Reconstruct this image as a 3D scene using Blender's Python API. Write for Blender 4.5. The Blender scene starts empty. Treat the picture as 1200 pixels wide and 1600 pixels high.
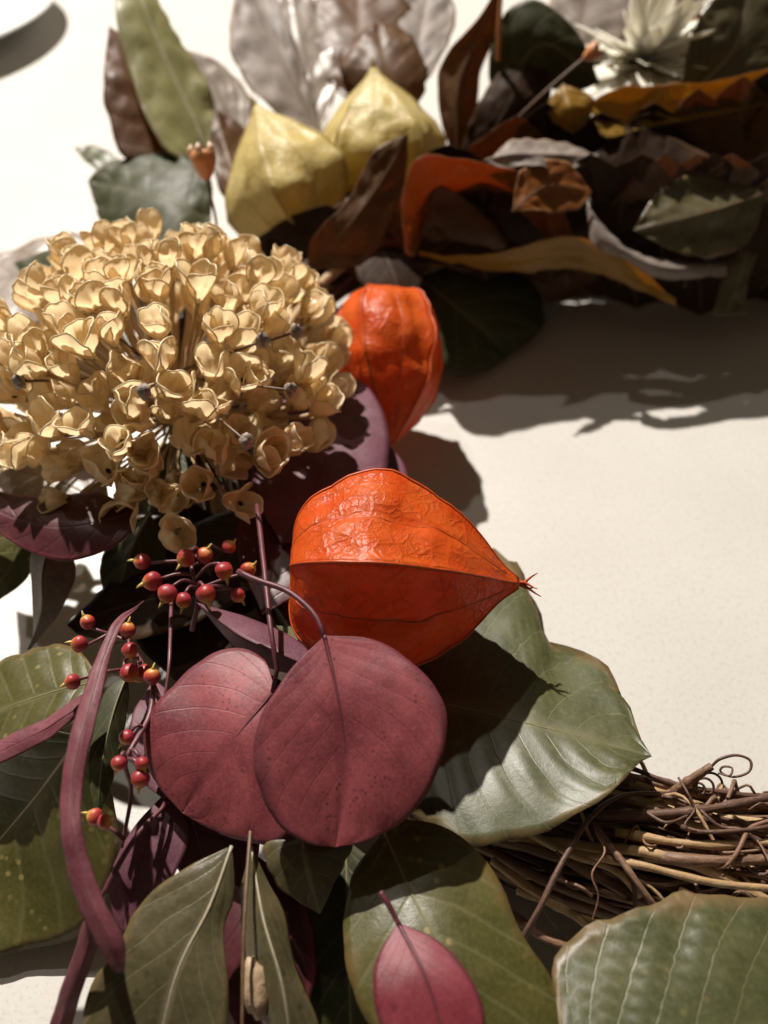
import bpy, bmesh, math, random
from mathutils import Vector, Matrix, noise
random.seed(11)
SC = bpy.context.scene
COL = SC.collection
CM = 0.01                                   # everything below is laid out in centimetres, built in metres

# ------------------------------------------------------------------ camera
CAM_H, PITCH, FPX = 24.0, math.radians(48.0), 1443.0
cam_d = bpy.data.cameras.new("camera"); cam = bpy.data.objects.new("camera", cam_d); COL.objects.link(cam)
cam.location = (0, 0, CAM_H*CM); cam.rotation_euler = (math.radians(90)-PITCH, 0, 0)
cam_d.sensor_fit = 'VERTICAL'; cam_d.sensor_height = 36.0; cam_d.lens = 36.0*FPX/1600.0
cam_d.clip_start = 0.005; cam_d.clip_end = 20.0
cam_d.dof.use_dof = True; cam_d.dof.focus_distance = 0.215; cam_d.dof.aperture_fstop = 11.0
cam_d.dof.aperture_blades = 0
SC.camera = cam

# ------------------------------------------------------------------ room light: dim surroundings and two ceiling spots
w = bpy.data.worlds.new("World"); SC.world = w; w.use_nodes = True
bg = w.node_tree.nodes["Background"]; bg.inputs[0].default_value = (1.0, 0.80, 0.56, 1); bg.inputs[1].default_value = 0.085
def spot(name, aim, direction, dist, power, radius, col):
    d = Vector(direction).normalized(); a = Vector(aim)*CM
    l = bpy.data.lights.new(name, 'SPOT'); l.energy = power; l.color = col; l.shadow_soft_size = radius
    l.spot_size = math.radians(66); l.spot_blend = 1.0
    o = bpy.data.objects.new(name, l); COL.objects.link(o)
    o.location = a + d*dist; o.rotation_euler = d.to_track_quat('Z', 'Y').to_euler()
spot("ceiling_spot", (1, 28, 2), (-0.36, 0.74, 1.0), 2.0, 335.0, 0.018, (1.0, 0.935, 0.86))
spot("ceiling_spot", (-4, 30, 2), (-0.30, 0.48, 1.0), 2.2, 24.0, 0.025, (1.0, 0.92, 0.82))
SC.view_settings.view_transform = 'Standard'; SC.view_settings.look = 'None'
SC.view_settings.exposure = 0.0; SC.view_settings.gamma = 1.0; SC.view_settings.use_curve_mapping = False
SC.cycles.max_bounces = 6; SC.cycles.transmission_bounces = 4; SC.cycles.use_denoising = True; SC.cycles.use_adaptive_sampling = True; SC.cycles.adaptive_threshold = 0.02

# ------------------------------------------------------------------ helpers
FWD = Vector((0, math.cos(PITCH), -math.sin(PITCH))); UPV = Vector((0, math.sin(PITCH), math.cos(PITCH)))
EYE = Vector((0, 0, CAM_H))
def P(x, y, h):
    """survey of the photograph: the point at height h (cm) above the counter seen at x, y of the 1200 x 1600 picture"""
    d = FWD*FPX + Vector((1, 0, 0))*(x-600.0) + UPV*(800.0-y)
    return EYE + d*((CAM_H-h)/(-d.z))
LIFT = [None]
def pts(l): return [P(x, y, LIFT[0](h) if LIFT[0] else h) for x, y, h in l]
def spl(ps, ts):
    """Catmull-Rom through ps, sampled at arc-length fractions ts"""
    n = len(ps)
    dense = []
    for i in range(n-1):
        p1, p2 = ps[i], ps[i+1]
        p0 = ps[i-1] if i > 0 else p1*2-p2
        p3 = ps[i+2] if i+2 < n else p2*2-p1
        for k in range(10):
            t = k/10.0
            dense.append(0.5*((2*p1)+(p2-p0)*t+(2*p0-5*p1+4*p2-p3)*t*t+(3*p1-p0-3*p2+p3)*t*t*t))
    dense.append(ps[-1].copy())
    acc = [0.0]
    for a, b in zip(dense, dense[1:]): acc.append(acc[-1]+(b-a).length)
    tot = acc[-1] or 1e-6; out = []; j = 0
    for t in ts:
        s = t*tot
        while j < len(acc)-2 and acc[j+1] < s: j += 1
        seg = acc[j+1]-acc[j]
        out.append(dense[j].lerp(dense[j+1], min(1, max(0, (s-acc[j])/seg)) if seg > 1e-9 else 0))
    return out
def lin(n): return [i/(n-1.0) for i in range(n)]
def nz(v, f, s=0.0): return noise.noise(Vector((v[0]*f+s*7.13, v[1]*f-s*3.7, v[2]*f+s*1.9)))
def link(name, me, mat, parent=None, origin=None):
    o = bpy.data.objects.new(name, me); COL.objects.link(o)
    if mat and len(me.materials) == 0: me.materials.append(mat)
    if parent: o.parent = parent
    if origin is not None: o.location = origin*CM
    return o
def mesh(name, verts, faces, mat, parent=None, base=None, smooth=True, uvs=None):
    """verts in cm world; base (cm world) is subtracted and becomes the origin of the thing"""
    b = base if base is not None else Vector((0, 0, 0))
    me = bpy.data.meshes.new(name)
    me.from_pydata([((v-b)*CM)[:] for v in verts], [], faces); me.update()
    if smooth: me.polygons.foreach_set("use_smooth", [True]*len(me.polygons))
    if uvs:
        for lname, data in uvs.items():
            lay = me.uv_layers.new(name=lname)
            buf = []
            for lp in me.loops: buf.extend(data[lp.vertex_index])
            lay.data.foreach_set("uv", buf)
    return link(name, me, mat, parent)
def thing(name, label, cat, base, group=None):
    o = bpy.data.objects.new(name, None); COL.objects.link(o); o.location = base*CM
    o.empty_display_size = 0.01; tag(o, label, cat, group); return o
def tag(o, label, cat, group=None):
    o["label"] = label; o["category"] = cat
    if group: o["group"] = group
def tube_geo(path, rad, sides=7, cap=True):
    """path of Vectors (cm), rad number or list"""
    n = len(path); R = rad if isinstance(rad, (list, tuple)) else [rad]*n
    verts, faces = [], []
    t0 = (path[1]-path[0]).normalized(); nrm = t0.orthogonal().normalized()
    for i, p in enumerate(path):
        t = (path[min(i+1, n-1)]-path[max(i-1, 0)])
        t = t.normalized() if t.length > 1e-9 else t0
        nrm = (nrm-t*nrm.dot(t)); nrm = nrm.normalized() if nrm.length > 1e-9 else t.orthogonal().normalized()
        b = t.cross(nrm)
        for k in range(sides):
            a = 2*math.pi*k/sides
            verts.append(p+(nrm*math.cos(a)+b*math.sin(a))*R[i])
    for i in range(n-1):
        for k in range(sides):
            a, b2 = i*sides+k, i*sides+(k+1) % sides
            faces.append((a, b2, b2+sides, a+sides))
    if cap:
        faces.append(tuple(range(sides))[::-1]); faces.append(tuple(range((n-1)*sides, n*sides)))
    return verts, faces
def tube(name, path, rad, mat, parent=None, base=None, sides=7):
    v, f = tube_geo(path, rad, sides); return mesh(name, v, f, mat, parent, base)

# ------------------------------------------------------------------ materials
class G:
    def __init__(s, name):
        s.m = bpy.data.materials.new(name); s.m.use_nodes = True; s.t = s.m.node_tree
        s.n = s.t.nodes; s.l = s.t.links; s.b = s.n["Principled BSDF"]; s.out = s.n["Material Output"]
    def add(s, typ, **kw):
        n = s.n.new(typ)
        for k, v in kw.items():
            if k.startswith("i_"):
                key = k[2:]; key = int(key) if key.isdigit() else key.replace("_", " ")
                n.inputs[key].default_value = v
            else: setattr(n, k, v)
        return n
    def link(s, a, b): s.l.new(a, b)
    def noise(s, vec, scale, detail=4, rough=0.55, dist=0.0):
        n = s.add("ShaderNodeTexNoise"); n.inputs["Scale"].default_value = scale; n.inputs["Detail"].default_value = detail
        n.inputs["Roughness"].default_value = rough; n.inputs["Distortion"].default_value = dist
        s.link(vec, n.inputs["Vector"]); return n.outputs["Fac"]
    def ramp(s, fac, stops):
        r = s.add("ShaderNodeValToRGB"); e = r.color_ramp.elements
        while len(e) < len(stops): e.new(0.5)
        for el, (p, c) in zip(e, stops): el.position = p; el.color = (c[0], c[1], c[2], 1) if not isinstance(c, (int, float)) else (c, c, c, 1)
        s.link(fac, r.inputs[0]); return r.outputs[0]
    def mix(s, fac, a, b, mode='MIX'):
        m = s.add("ShaderNodeMix", data_type='RGBA', blend_type=mode)
        for sock, v in ((m.inputs[0], fac), (m.inputs[6], a), (m.inputs[7], b)):
            if hasattr(v, "node"): s.link(v, sock)
            elif isinstance(v, (int, float)): sock.default_value = v
            else: sock.default_value = (v[0], v[1], v[2], 1)
        return m.outputs[2]
    def math(s, op, a, b=0.0, c=None):
        m = s.add("ShaderNodeMath", operation=op)
        for i, v in enumerate((a, b) if c is None else (a, b, c)):
            if hasattr(v, "node"): s.link(v, m.inputs[i])
            else: m.inputs[i].default_value = v
        return m.outputs[0]
    def coords(s):
        """object coordinates shifted by a random amount for each object"""
        tc = s.add("ShaderNodeTexCoord"); oi = s.add("ShaderNodeObjectInfo")
        mul = s.math('MULTIPLY', oi.outputs["Random"], 3.0)
        va = s.add("ShaderNodeVectorMath", operation='ADD'); s.link(tc.outputs["Object"], va.inputs[0]); s.link(mul, va.inputs[1])
        s.rand = oi.outputs["Random"]
        return va.outputs[0]
    def bump(s, h, strength, dist, prev=None):
        b = s.add("ShaderNodeBump"); b.inputs["Strength"].default_value = strength; b.inputs["Distance"].default_value = dist
        s.link(h, b.inputs["Height"])
        if prev is not None: s.link(prev, b.inputs["Normal"])
        return b.outputs[0]
    def finish(s, col, rough, normal=None, transl=0.0, tcol=None, spec=0.5):
        b = s.b
        if hasattr(col, "node"): s.link(col, b.inputs["Base Color"])
        else: b.inputs["Base Color"].default_value = (*col, 1)
        if hasattr(rough, "node"): s.link(rough, b.inputs["Roughness"])
        else: b.inputs["Roughness"].default_value = rough
        b.inputs["Specular IOR Level"].default_value = spec
        if normal is not None: s.link(normal, b.inputs["Normal"])
        if transl > 0:
            tr = s.add("ShaderNodeBsdfTranslucent")
            tc = tcol if tcol is not None else col
            if hasattr(tc, "node"): s.link(tc, tr.inputs[0])
            else: tr.inputs[0].default_value = (*tc, 1)
            mx = s.add("ShaderNodeMixShader"); mx.inputs[0].default_value = transl
            s.link(b.outputs[0], mx.inputs[1]); s.link(tr.outputs[0], mx.inputs[2]); s.link(mx.outputs[0], s.out.inputs[0])
        return s.m

def leaf_material(name, c1, c2, vein, edge, rough=0.42, transl=0.12, tcol=None, spot_col=None, spots=0.0, vein_amt=0.5, spec=0.5,
                  grain=900.0, bump=0.25, blot=90.0, vein_w=0.05, sheen=None, net=None):
    if net is None: net = name in ("green_leaf", "silvery_green_leaf", "olive_grey_leaf")
    g = G(name); v = g.coords()
    big = g.noise(v, blot, 5, 0.6, 0.4); fine = g.noise(v, grain, 3, 0.6)
    col = g.mix(g.ramp(big, [(0.32, 0), (0.68, 1)]), c1, c2)
    col = g.mix(g.math('MULTIPLY', g.ramp(fine, [(0.45, 0), (0.75, 1)]), 0.35), col, tuple(min(1, x*1.6+0.01) for x in c2))
    uv = g.add("ShaderNodeUVMap", uv_map="vein"); sp = g.add("ShaderNodeSeparateXYZ"); g.link(uv.outputs[0], sp.inputs[0])
    wob = g.math('MULTIPLY', g.math('SUBTRACT', g.noise(v, 260, 2), 0.5), 0.10)
    ph = g.math('ADD', sp.outputs[0], wob)
    d = g.math('ABSOLUTE', g.math('SUBTRACT', g.math('FRACT', g.math('ADD', ph, 0.5)), 0.5))     # 0 on a vein
    lat = g.ramp(g.math('DIVIDE', d, vein_w*2.0), [(0.15, 1), (1.0, 0)])
    mid = g.ramp(g.math('DIVIDE', sp.outputs[1], 0.10), [(0.2, 1), (1.0, 0)])
    vv = g.math('MAXIMUM', g.math('MULTIPLY', lat, 0.8), mid)
    col = g.mix(g.math('MULTIPLY', vv, vein_amt), col, vein)
    ed = g.ramp(g.math('ADD', sp.outputs[1], g.math('MULTIPLY', g.math('SUBTRACT', big, 0.5), 0.5)), [(0.86, 0), (1.0, 1)])
    col = g.mix(g.math('MULTIPLY', ed, 0.75), col, edge)
    if spots > 0:
        vo = g.add("ShaderNodeTexVoronoi"); vo.inputs["Scale"].default_value = 330 if "burg" not in name else 800; g.link(v, vo.inputs["Vector"])
        sm = g.math('MULTIPLY', g.ramp(vo.outputs["Distance"], [(0.16, 1), (0.30, 0)]), g.ramp(g.noise(v, 70, 3), [(0.52, 0), (0.62, 1)]))
        col = g.mix(g.math('MULTIPLY', sm, spots), col, spot_col)
    rr = g.math('ADD', g.math('MULTIPLY', big, 0.22), rough-0.11)
    h = g.math('ADD', g.math('MULTIPLY', fine, 0.5), g.math('MULTIPLY', vv, -0.8))
    nb = g.bump(h, bump, 0.0004)
    if net:
      vn = g.add("ShaderNodeTexVoronoi", feature='DISTANCE_TO_EDGE'); vn.inputs["Scale"].default_value = 950; g.link(v, vn.inputs["Vector"])
      nb = g.bump(g.ramp(vn.outputs["Distance"], [(0.0, 0), (0.12, 1)]), bump*0.22, 0.0002, nb)
    m = g.finish(col, rr, nb, transl, tcol, spec)
    if sheen:
        g.b.inputs["Sheen Weight"].default_value = sheen[0]; g.b.inputs["Sheen Roughness"].default_value = sheen[1]
        g.b.inputs["Sheen Tint"].default_value = (*sheen[2], 1)
    return m
M = {}
M['green'] = leaf_material('green_leaf', (.058, .056, .013), (.100, .088, .022), (.16, .15, .07), (.16, .10, .035), 0.40, 0.14, (.12, .14, .02), (.30, .24, .09), 0.8, 0.45)
M['silver_green'] = leaf_material('silvery_green_leaf', (.050, .056, .018), (.080, .082, .028), (.15, .14, .07), (.17, .10, .04), 0.46, 0.10, (.12, .14, .03), (.25, .2, .08), 0.3, 0.55, 0.6, vein_w=0.022)
b_ = M['silver_green'].node_tree.nodes['Principled BSDF']; b_.inputs['Coat Weight'].default_value = 0.10; b_.inputs['Coat Roughness'].default_value = 0.42
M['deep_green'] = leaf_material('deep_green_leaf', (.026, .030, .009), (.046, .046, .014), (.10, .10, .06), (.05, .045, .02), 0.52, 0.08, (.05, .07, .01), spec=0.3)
M['olive_grey'] = leaf_material('olive_grey_leaf', (.060, .052, .022), (.095, .078, .038), (.26, .22, .15), (.15, .10, .04), 0.34, 0.08, (.12, .10, .02), (.02, .016, .01), 0.5, 0.45, vein_w=0.018)
M['pale_green'] = leaf_material('pale_olive_leaf', (.20, .19, .075), (.28, .26, .11), (.42, .40, .24), (.22, .18, .08), 0.38, 0.22, (.32, .32, .06))
M['brown'] = leaf_material('brown_leaf', (.070, .032, .012), (.13, .065, .026), (.20, .12, .06), (.10, .05, .02), 0.46, 0.28, (.42, .16, .016), spec=0.35)
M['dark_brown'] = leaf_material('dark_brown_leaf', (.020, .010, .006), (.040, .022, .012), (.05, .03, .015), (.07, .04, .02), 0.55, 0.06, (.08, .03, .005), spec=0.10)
M['tan_silver'] = leaf_material('silvery_tan_leaf', (.24, .19, .15), (.36, .31, .27), (.20, .14, .09), (.20, .12, .06), 0.40, 0.15, (.4, .25, .1), (.12, .06, .03), 0.6)
M['grey'] = leaf_material('silver_grey_leaf', (.15, .122, .102), (.245, .205, .178), (.16, .11, .07), (.20, .12, .06), 0.56, 0.10, (.4, .3, .2), (.10, .055, .03), 0.8, spec=0.35)
M['ochre'] = leaf_material('ochre_leaf', (.24, .135, .014), (.36, .21, .026), (.42, .28, .07), (.22, .12, .03), 0.42, 0.42, (.62, .33, .018))
M['rust'] = leaf_material('rust_leaf', (.16, .050, .009), (.27, .095, .015), (.30, .14, .05), (.34, .22, .10), 0.40, 0.34, (.60, .17, .012))
M['burgundy'] = leaf_material('burgundy_leaf', (.125, .019, .029), (.300, .062, .070), (.085, .014, .022), (.10, .022, .032), 0.52, 0.10, (.30, .02, .03), (.05, .006, .012), 0.75, 0.22, 0.45, 1400.0, 0.22, 70.0, 0.02)
M['purple'] = leaf_material('purple_leaf', (.095, .030, .045), (.145, .052, .075), (.06, .015, .025), (.12, .04, .05), 0.52, 0.08, (.22, .02, .03), (.04, .006, .012), 0.3, 0.2, 0.4, 1400.0, 0.2, 70.0, 0.02)
M['strap'] = leaf_material('strap_leaf', (.095, .022, .032), (.175, .048, .060), (.07, .014, .022), (.12, .035, .042), 0.52, 0.08, (.25, .02, .03), (.04, .006, .012), 0.5, 0.2, 0.4, 1400.0, 0.3, 110.0, 0.02)
M['crimson'] = leaf_material('crimson_leaf', (.120, .012, .022), (.215, .030, .042), (.085, .012, .020), (.10, .02, .03), 0.50, 0.10, (.30, .02, .03), (.05, .006, .012), 0.4, 0.22, 0.45, 1400.0, 0.22, 70.0, 0.02)
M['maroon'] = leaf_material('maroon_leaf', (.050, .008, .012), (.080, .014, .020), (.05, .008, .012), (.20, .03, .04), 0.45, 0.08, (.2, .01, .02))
def plain(name, c1, c2, rough, scale=400.0, transl=0.0, tcol=None, bump=0.2, spec=0.5, detail=4):
    g = G(name); v = g.coords(); f = g.noise(v, scale, detail, 0.6)
    return g.finish(g.mix(g.ramp(f, [(0.3, 0), (0.7, 1)]), c1, c2), rough, g.bump(f, bump, 0.0004), transl, tcol, spec)
M['rib_pale'] = plain('pale_vein', (.30, .26, .17), (.44, .38, .27), 0.5)
M['rib_olive'] = plain('olive_vein', (.13, .12, .05), (.20, .18, .08), 0.5)
M['rib_brown'] = plain('brown_vein', (.09, .05, .025), (.17, .10, .05), 0.5)
M['rib_burg'] = plain('burgundy_vein', (.075, .014, .022), (.13, .03, .038), 0.5)
M['stem_burg'] = plain('burgundy_stem', (.10, .030, .036), (.17, .06, .065), 0.42, 600)
def counter_material():
    g = G('speckled_counter'); tc = g.add("ShaderNodeTexCoord"); v = tc.outputs["Object"]
    a = g.noise(v, 700, 3, 0.7); b = g.noise(v, 1800, 2, 0.6); c = g.noise(v, 25, 4)
    col = g.mix(g.ramp(c, [(0.3, 0), (0.7, 1)]), (.53, .508, .465), (.565, .543, .50))
    col = g.mix(g.ramp(a, [(0.52, 0), (0.66, 0.42)]), col, (.37, .345, .30))
    col = g.mix(g.ramp(b, [(0.58, 0), (0.70, 0.5)]), col, (.66, .645, .61))
    return g.finish(col, 0.38, g.bump(b, 0.05, 0.0002), spec=0.4)
M['counter'] = counter_material()
def lantern_material(name, c1, c2, c3, tcol, transl, net=1.0):
    g = G(name); v = g.coords()
    big = g.noise(v, 75, 5, 0.62, 0.6); mid = g.noise(v, 330, 4, 0.6, 0.8)
    vec = g.add("ShaderNodeVectorMath", operation='ADD'); g.link(v, vec.inputs[0])
    nt = g.add("ShaderNodeTexNoise"); nt.inputs["Scale"].default_value = 200; g.link(v, nt.inputs["Vector"])
    sc = g.add("ShaderNodeVectorMath", operation='SCALE'); sc.inputs["Scale"].default_value = 0.0035; g.link(nt.outputs["Color"], sc.inputs[0]); g.link(sc.outputs[0], vec.inputs[1])
    v1 = g.add("ShaderNodeTexVoronoi", feature='DISTANCE_TO_EDGE'); v1.inputs["Scale"].default_value = 230; g.link(vec.outputs[0], v1.inputs["Vector"])
    v2 = g.add("ShaderNodeTexVoronoi", feature='DISTANCE_TO_EDGE'); v2.inputs["Scale"].default_value = 620; g.link(vec.outputs[0], v2.inputs["Vector"])
    n1 = g.ramp(v1.outputs["Distance"], [(0.0, 1), (0.16, 0)]); n2 = g.ramp(v2.outputs["Distance"], [(0.0, 1), (0.14, 0)])
    patch = g.ramp(g.noise(v, 120, 3), [(0.40, 0), (0.60, 1)])
    netv = g.math('MULTIPLY', g.math('MAXIMUM', n1, g.math('MULTIPLY', n2, 0.55)), g.math('ADD', g.math('MULTIPLY', patch, 0.75), 0.25))
    col = g.mix(g.ramp(big, [(0.34, 0), (0.66, 1)]), c1, c2)
    col = g.mix(g.math('MULTIPLY', netv, 0.35*net), col, c3)
    h1 = g.bump(mid, 0.26*net+0.05, 0.0014)
    h2 = g.bump(netv, 0.45*net, 0.0006, h1)
    tc2 = g.mix(g.math('MULTIPLY', netv, 0.55*net), tcol, tuple(x*0.45 for x in tcol))
    tc2 = g.mix(g.ramp(big, [(0.40, 0), (0.62, 0.5)]), tc2, tuple(x*0.7 for x in tcol))
    return g.finish(col, g.math('ADD', g.math('MULTIPLY', big, 0.2), 0.30), h2, transl, tc2, 0.5)
M['orange'] = lantern_material('orange_husk', (.74, .110, .011), (.86, .195, .026), (.50, .055, .008), (1.0, .15, .010), 0.52, 0.8)
M['orange_rib'] = plain('orange_vein', (.40, .045, .008), (.58, .09, .012), 0.45, 500, 0.1, (.7, .08, .01))
M['cream'] = lantern_material('cream_husk', (.74, .62, .25), (.85, .75, .38), (.58, .44, .14), (.95, .80, .28), 0.5, 0.6)
M['cream_rib'] = plain('cream_vein', (.46, .34, .09), (.60, .46, .15), 0.45, 500, 0.2, (.7, .5, .1))
M['husk_tip'] = plain('dry_husk_tip', (.16, .05, .02), (.36, .14, .05), 0.6)
def valve_material():
    g = G('papery_seed_capsule'); v = g.coords()
    big = g.noise(v, 160, 4, 0.6, 0.3); f = g.noise(v, 900, 3)
    col = g.mix(g.ramp(big, [(0.36, 0), (0.62, 1)]), (.89, .69, .41), (.95, .80, .55))
    col = g.mix(g.ramp(g.noise(v, 300, 3), [(0.58, 0), (0.72, 0.8)]), col, (.46, .24, .09))
    col = g.mix(g.math('MULTIPLY', g.rand, 0.30), col, (.86, .66, .40))
    return g.finish(col, 0.20, g.bump(f, 0.12, 0.0004), 0.52, (.96, .78, .48), 0.6)
M['valve'] = valve_material()
M['valve_rim'] = plain('capsule_rim', (.84, .66, .38), (.90, .75, .48), 0.28, 500, 0.15, (.8, .6, .3))
M['pedicel'] = plain('straw_stalk', (.42, .27, .13), (.60, .43, .23), 0.5, 500, 0.1, (.6, .4, .15))
M['dry_bud'] = plain('grey_dry_bud', (.10, .075, .05), (.38, .32, .26), 0.65, 900, 0, None, 0.6)
M['seed'] = plain('black_seed', (.006, .006, .007), (.014, .014, .015), 0.25)
def berry_material():
    g = G('red_berry'); tc = g.add("ShaderNodeTexCoord"); v = g.coords()
    sp = g.add("ShaderNodeSeparateXYZ"); g.link(tc.outputs["Generated"], sp.inputs[0])
    f = g.noise(v, 500, 4)
    t = g.math('ADD', sp.outputs[2], g.math('MULTIPLY', g.math('SUBTRACT', f, 0.5), 0.5))
    col = g.ramp(t, [(0.25, (.30, .025, .035)), (0.62, (.42, .045, .035)), (0.86, (.55, .13, .04)), (1.0, (.62, .34, .08))])
    return g.finish(col, 0.42, g.bump(f, 0.35, 0.0004), 0.10, (.6, .05, .02))
M['berry'] = berry_material()
M['berry_tip'] = plain('yellow_berry_tip', (.52, .36, .09), (.66, .50, .18), 0.45, 500)
def bark(name, c1, c2, c3):
    g = G(name); v = g.coords()
    uv = g.add("ShaderNodeUVMap", uv_map="UVMap"); mp = g.add("ShaderNodeMapping"); mp.inputs["Scale"].default_value = (160, 7, 1)
    g.link(uv.outputs[0], mp.inputs[0])
    st = g.noise(mp.outputs[0], 1.0, 4, 0.7); f = g.noise(v, 350, 5, 0.65)
    col = g.mix(g.ramp(f, [(0.3, 0), (0.7, 1)]), c1, c2)
    col = g.mix(g.ramp(st, [(0.48, 0), (0.66, 0.8)]), col, c3)
    n = g.bump(f, 0.5, 0.0008)
    return g.finish(col, 0.52, n, spec=0.45)
M['bark'] = [bark('brown_vine', (.115, .058, .034), (.21, .115, .068), (.30, .20, .135)),
             bark('dark_vine', (.065, .030, .020), (.125, .064, .042), (.19, .115, .08)),
             bark('tan_vine', (.28, .165, .075), (.44, .285, .14), (.52, .38, .22)),
             bark('reddish_vine', (.14, .062, .032), (.22, .11, .062), (.30, .19, .13))]
M['petal'] = plain('ivory_petal', (.82, .78, .66), (.90, .88, .80), 0.4, 300, 0.30, (.92, .88, .74))
M['ceramic'] = plain('white_glaze', (.76, .75, .72), (.80, .79, .76), 0.12, 30, 0, None, 0.0)
M['chip'] = plain('cork_bark', (.26, .17, .10), (.48, .35, .22), 0.7, 500, 0, None, 0.8)
M['bud'] = plain('orange_bud', (.55, .19, .06), (.70, .34, .15), 0.45, 500, 0.1, (.7, .25, .06))
M['bud_lip'] = plain('pale_bud_lip', (.68, .46, .30), (.80, .62, .46), 0.5, 500, 0.2, (.8, .5, .3))

# ------------------------------------------------------------------ builders
LEAF_N = [0]; CRUMPLE = [0.02]
def leaf(name, label, cat, L, Md, R, mat, rib=None, veins=7, pleat=0.05, slope=0.30, camber=0.10, jag=0.03, ripple=0.03, thick=0.016,
         stalk=None, rad=0.045, rows=34, cols=20, group=None, raw=False, rib_to=0.96, narrow=1.0):
    """a leaf from its two edges and its midrib, each given base -> tip"""
    LEAF_N[0] += 1; sd = LEAF_N[0]
    if not raw: L, Md, R = pts(L), pts(Md), pts(R)
    ts = lin(rows); Ls, Ms, Rs = spl(L, ts), spl(Md, ts), spl(R, ts)
    base = Md[0].copy()
    verts, uv, uvv, faces = [], [], [], []
    size = (Md[-1]-Md[0]).length
    for i, t in enumerate(ts):
        a, m, b = Ls[i], Ms[i], Rs[i]
        tan = Ms[min(i+1, rows-1)]-Ms[max(i-1, 0)]
        nrm = (b-a).cross(tan)
        if nrm.length < 1e-6: nrm = EYE-m
        nrm.normalize()
        if nrm.dot(EYE-m) < 0: nrm = -nrm
        end = min(1.0, t/0.06, (1-t)/0.06)
        for j in range(cols+1):
            u = -1+2.0*j/cols; au = abs(u)
            edge = a if u < 0 else b
            ph = veins*(t*1.05-slope*au*(1-0.3*t))+0.2
            saw = abs(math.sin(math.pi*(ph+0.10*nz((t*3, u*2, sd), 1.3))))*(0.8+0.4*nz((t*5, u*1.5, sd+4), 1))
            half = (edge-m)*narrow
            k = 1+jag*end*(1.3*nz((t*9, u*0.3+sd, 0), 1, sd)+0.9*(saw-0.5))*au*au
            p = m+half*(au*k)
            wdt = half.length
            p = p+nrm*(camber*wdt*(1-(1-au)**2)*(1-au*0.55)*1.0)
            p = p+nrm*(pleat*(max(0, saw)**0.7-0.5)*math.sin(min(1, au*1.6)*math.pi/2)*end*min(1, wdt/1.0))
            p = p+nrm*(ripple*au*au*wdt*2.2*nz((t*4.5, u, 3.3), 1, sd)*end)
            p = p+nrm*(0.006*size*nz(p, 0.9, sd)+CRUMPLE[0]*(nz(p, 1.1, sd+3)+0.6*nz(p, 2.6, sd+8))*min(1, au*2+0.2))
            verts.append(p); uv.append((u*0.5+0.5, t)); uvv.append((ph, au))
    for i in range(rows-1):
        for j in range(cols):
            q = i*(cols+1)+j; faces.append((q, q+1, q+cols+2, q+cols+1))
    root = thing(name, label, cat, base, group)
    bl = mesh("blade", verts, faces, M[mat] if isinstance(mat, str) else mat, root, base, uvs={"UVMap": uv, "vein": uvv})
    so = bl.modifiers.new("thickness", 'SOLIDIFY'); so.thickness = thick*CM; so.offset = 0.0
    if rib:
        path = []
        n = rows
        for i in range(n):
            if ts[i] <= rib_to: path.append(verts[i*(cols+1)+cols//2])
        nr = len(path)
        rr = [rad*(1-0.80*i/(nr-1.0)) for i in range(nr)]
        tube("midrib", path, rr, M[rib], root, base, 6)
        if stalk:
            st = (stalk if raw else pts(stalk))
            st = spl(st, lin(14)); st[-1] = path[1]
            tube("stalk", st, [rad*1.35-(rad*0.35)*i/13.0 for i in range(14)], M[rib], root, base, 7)
    return root

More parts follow.
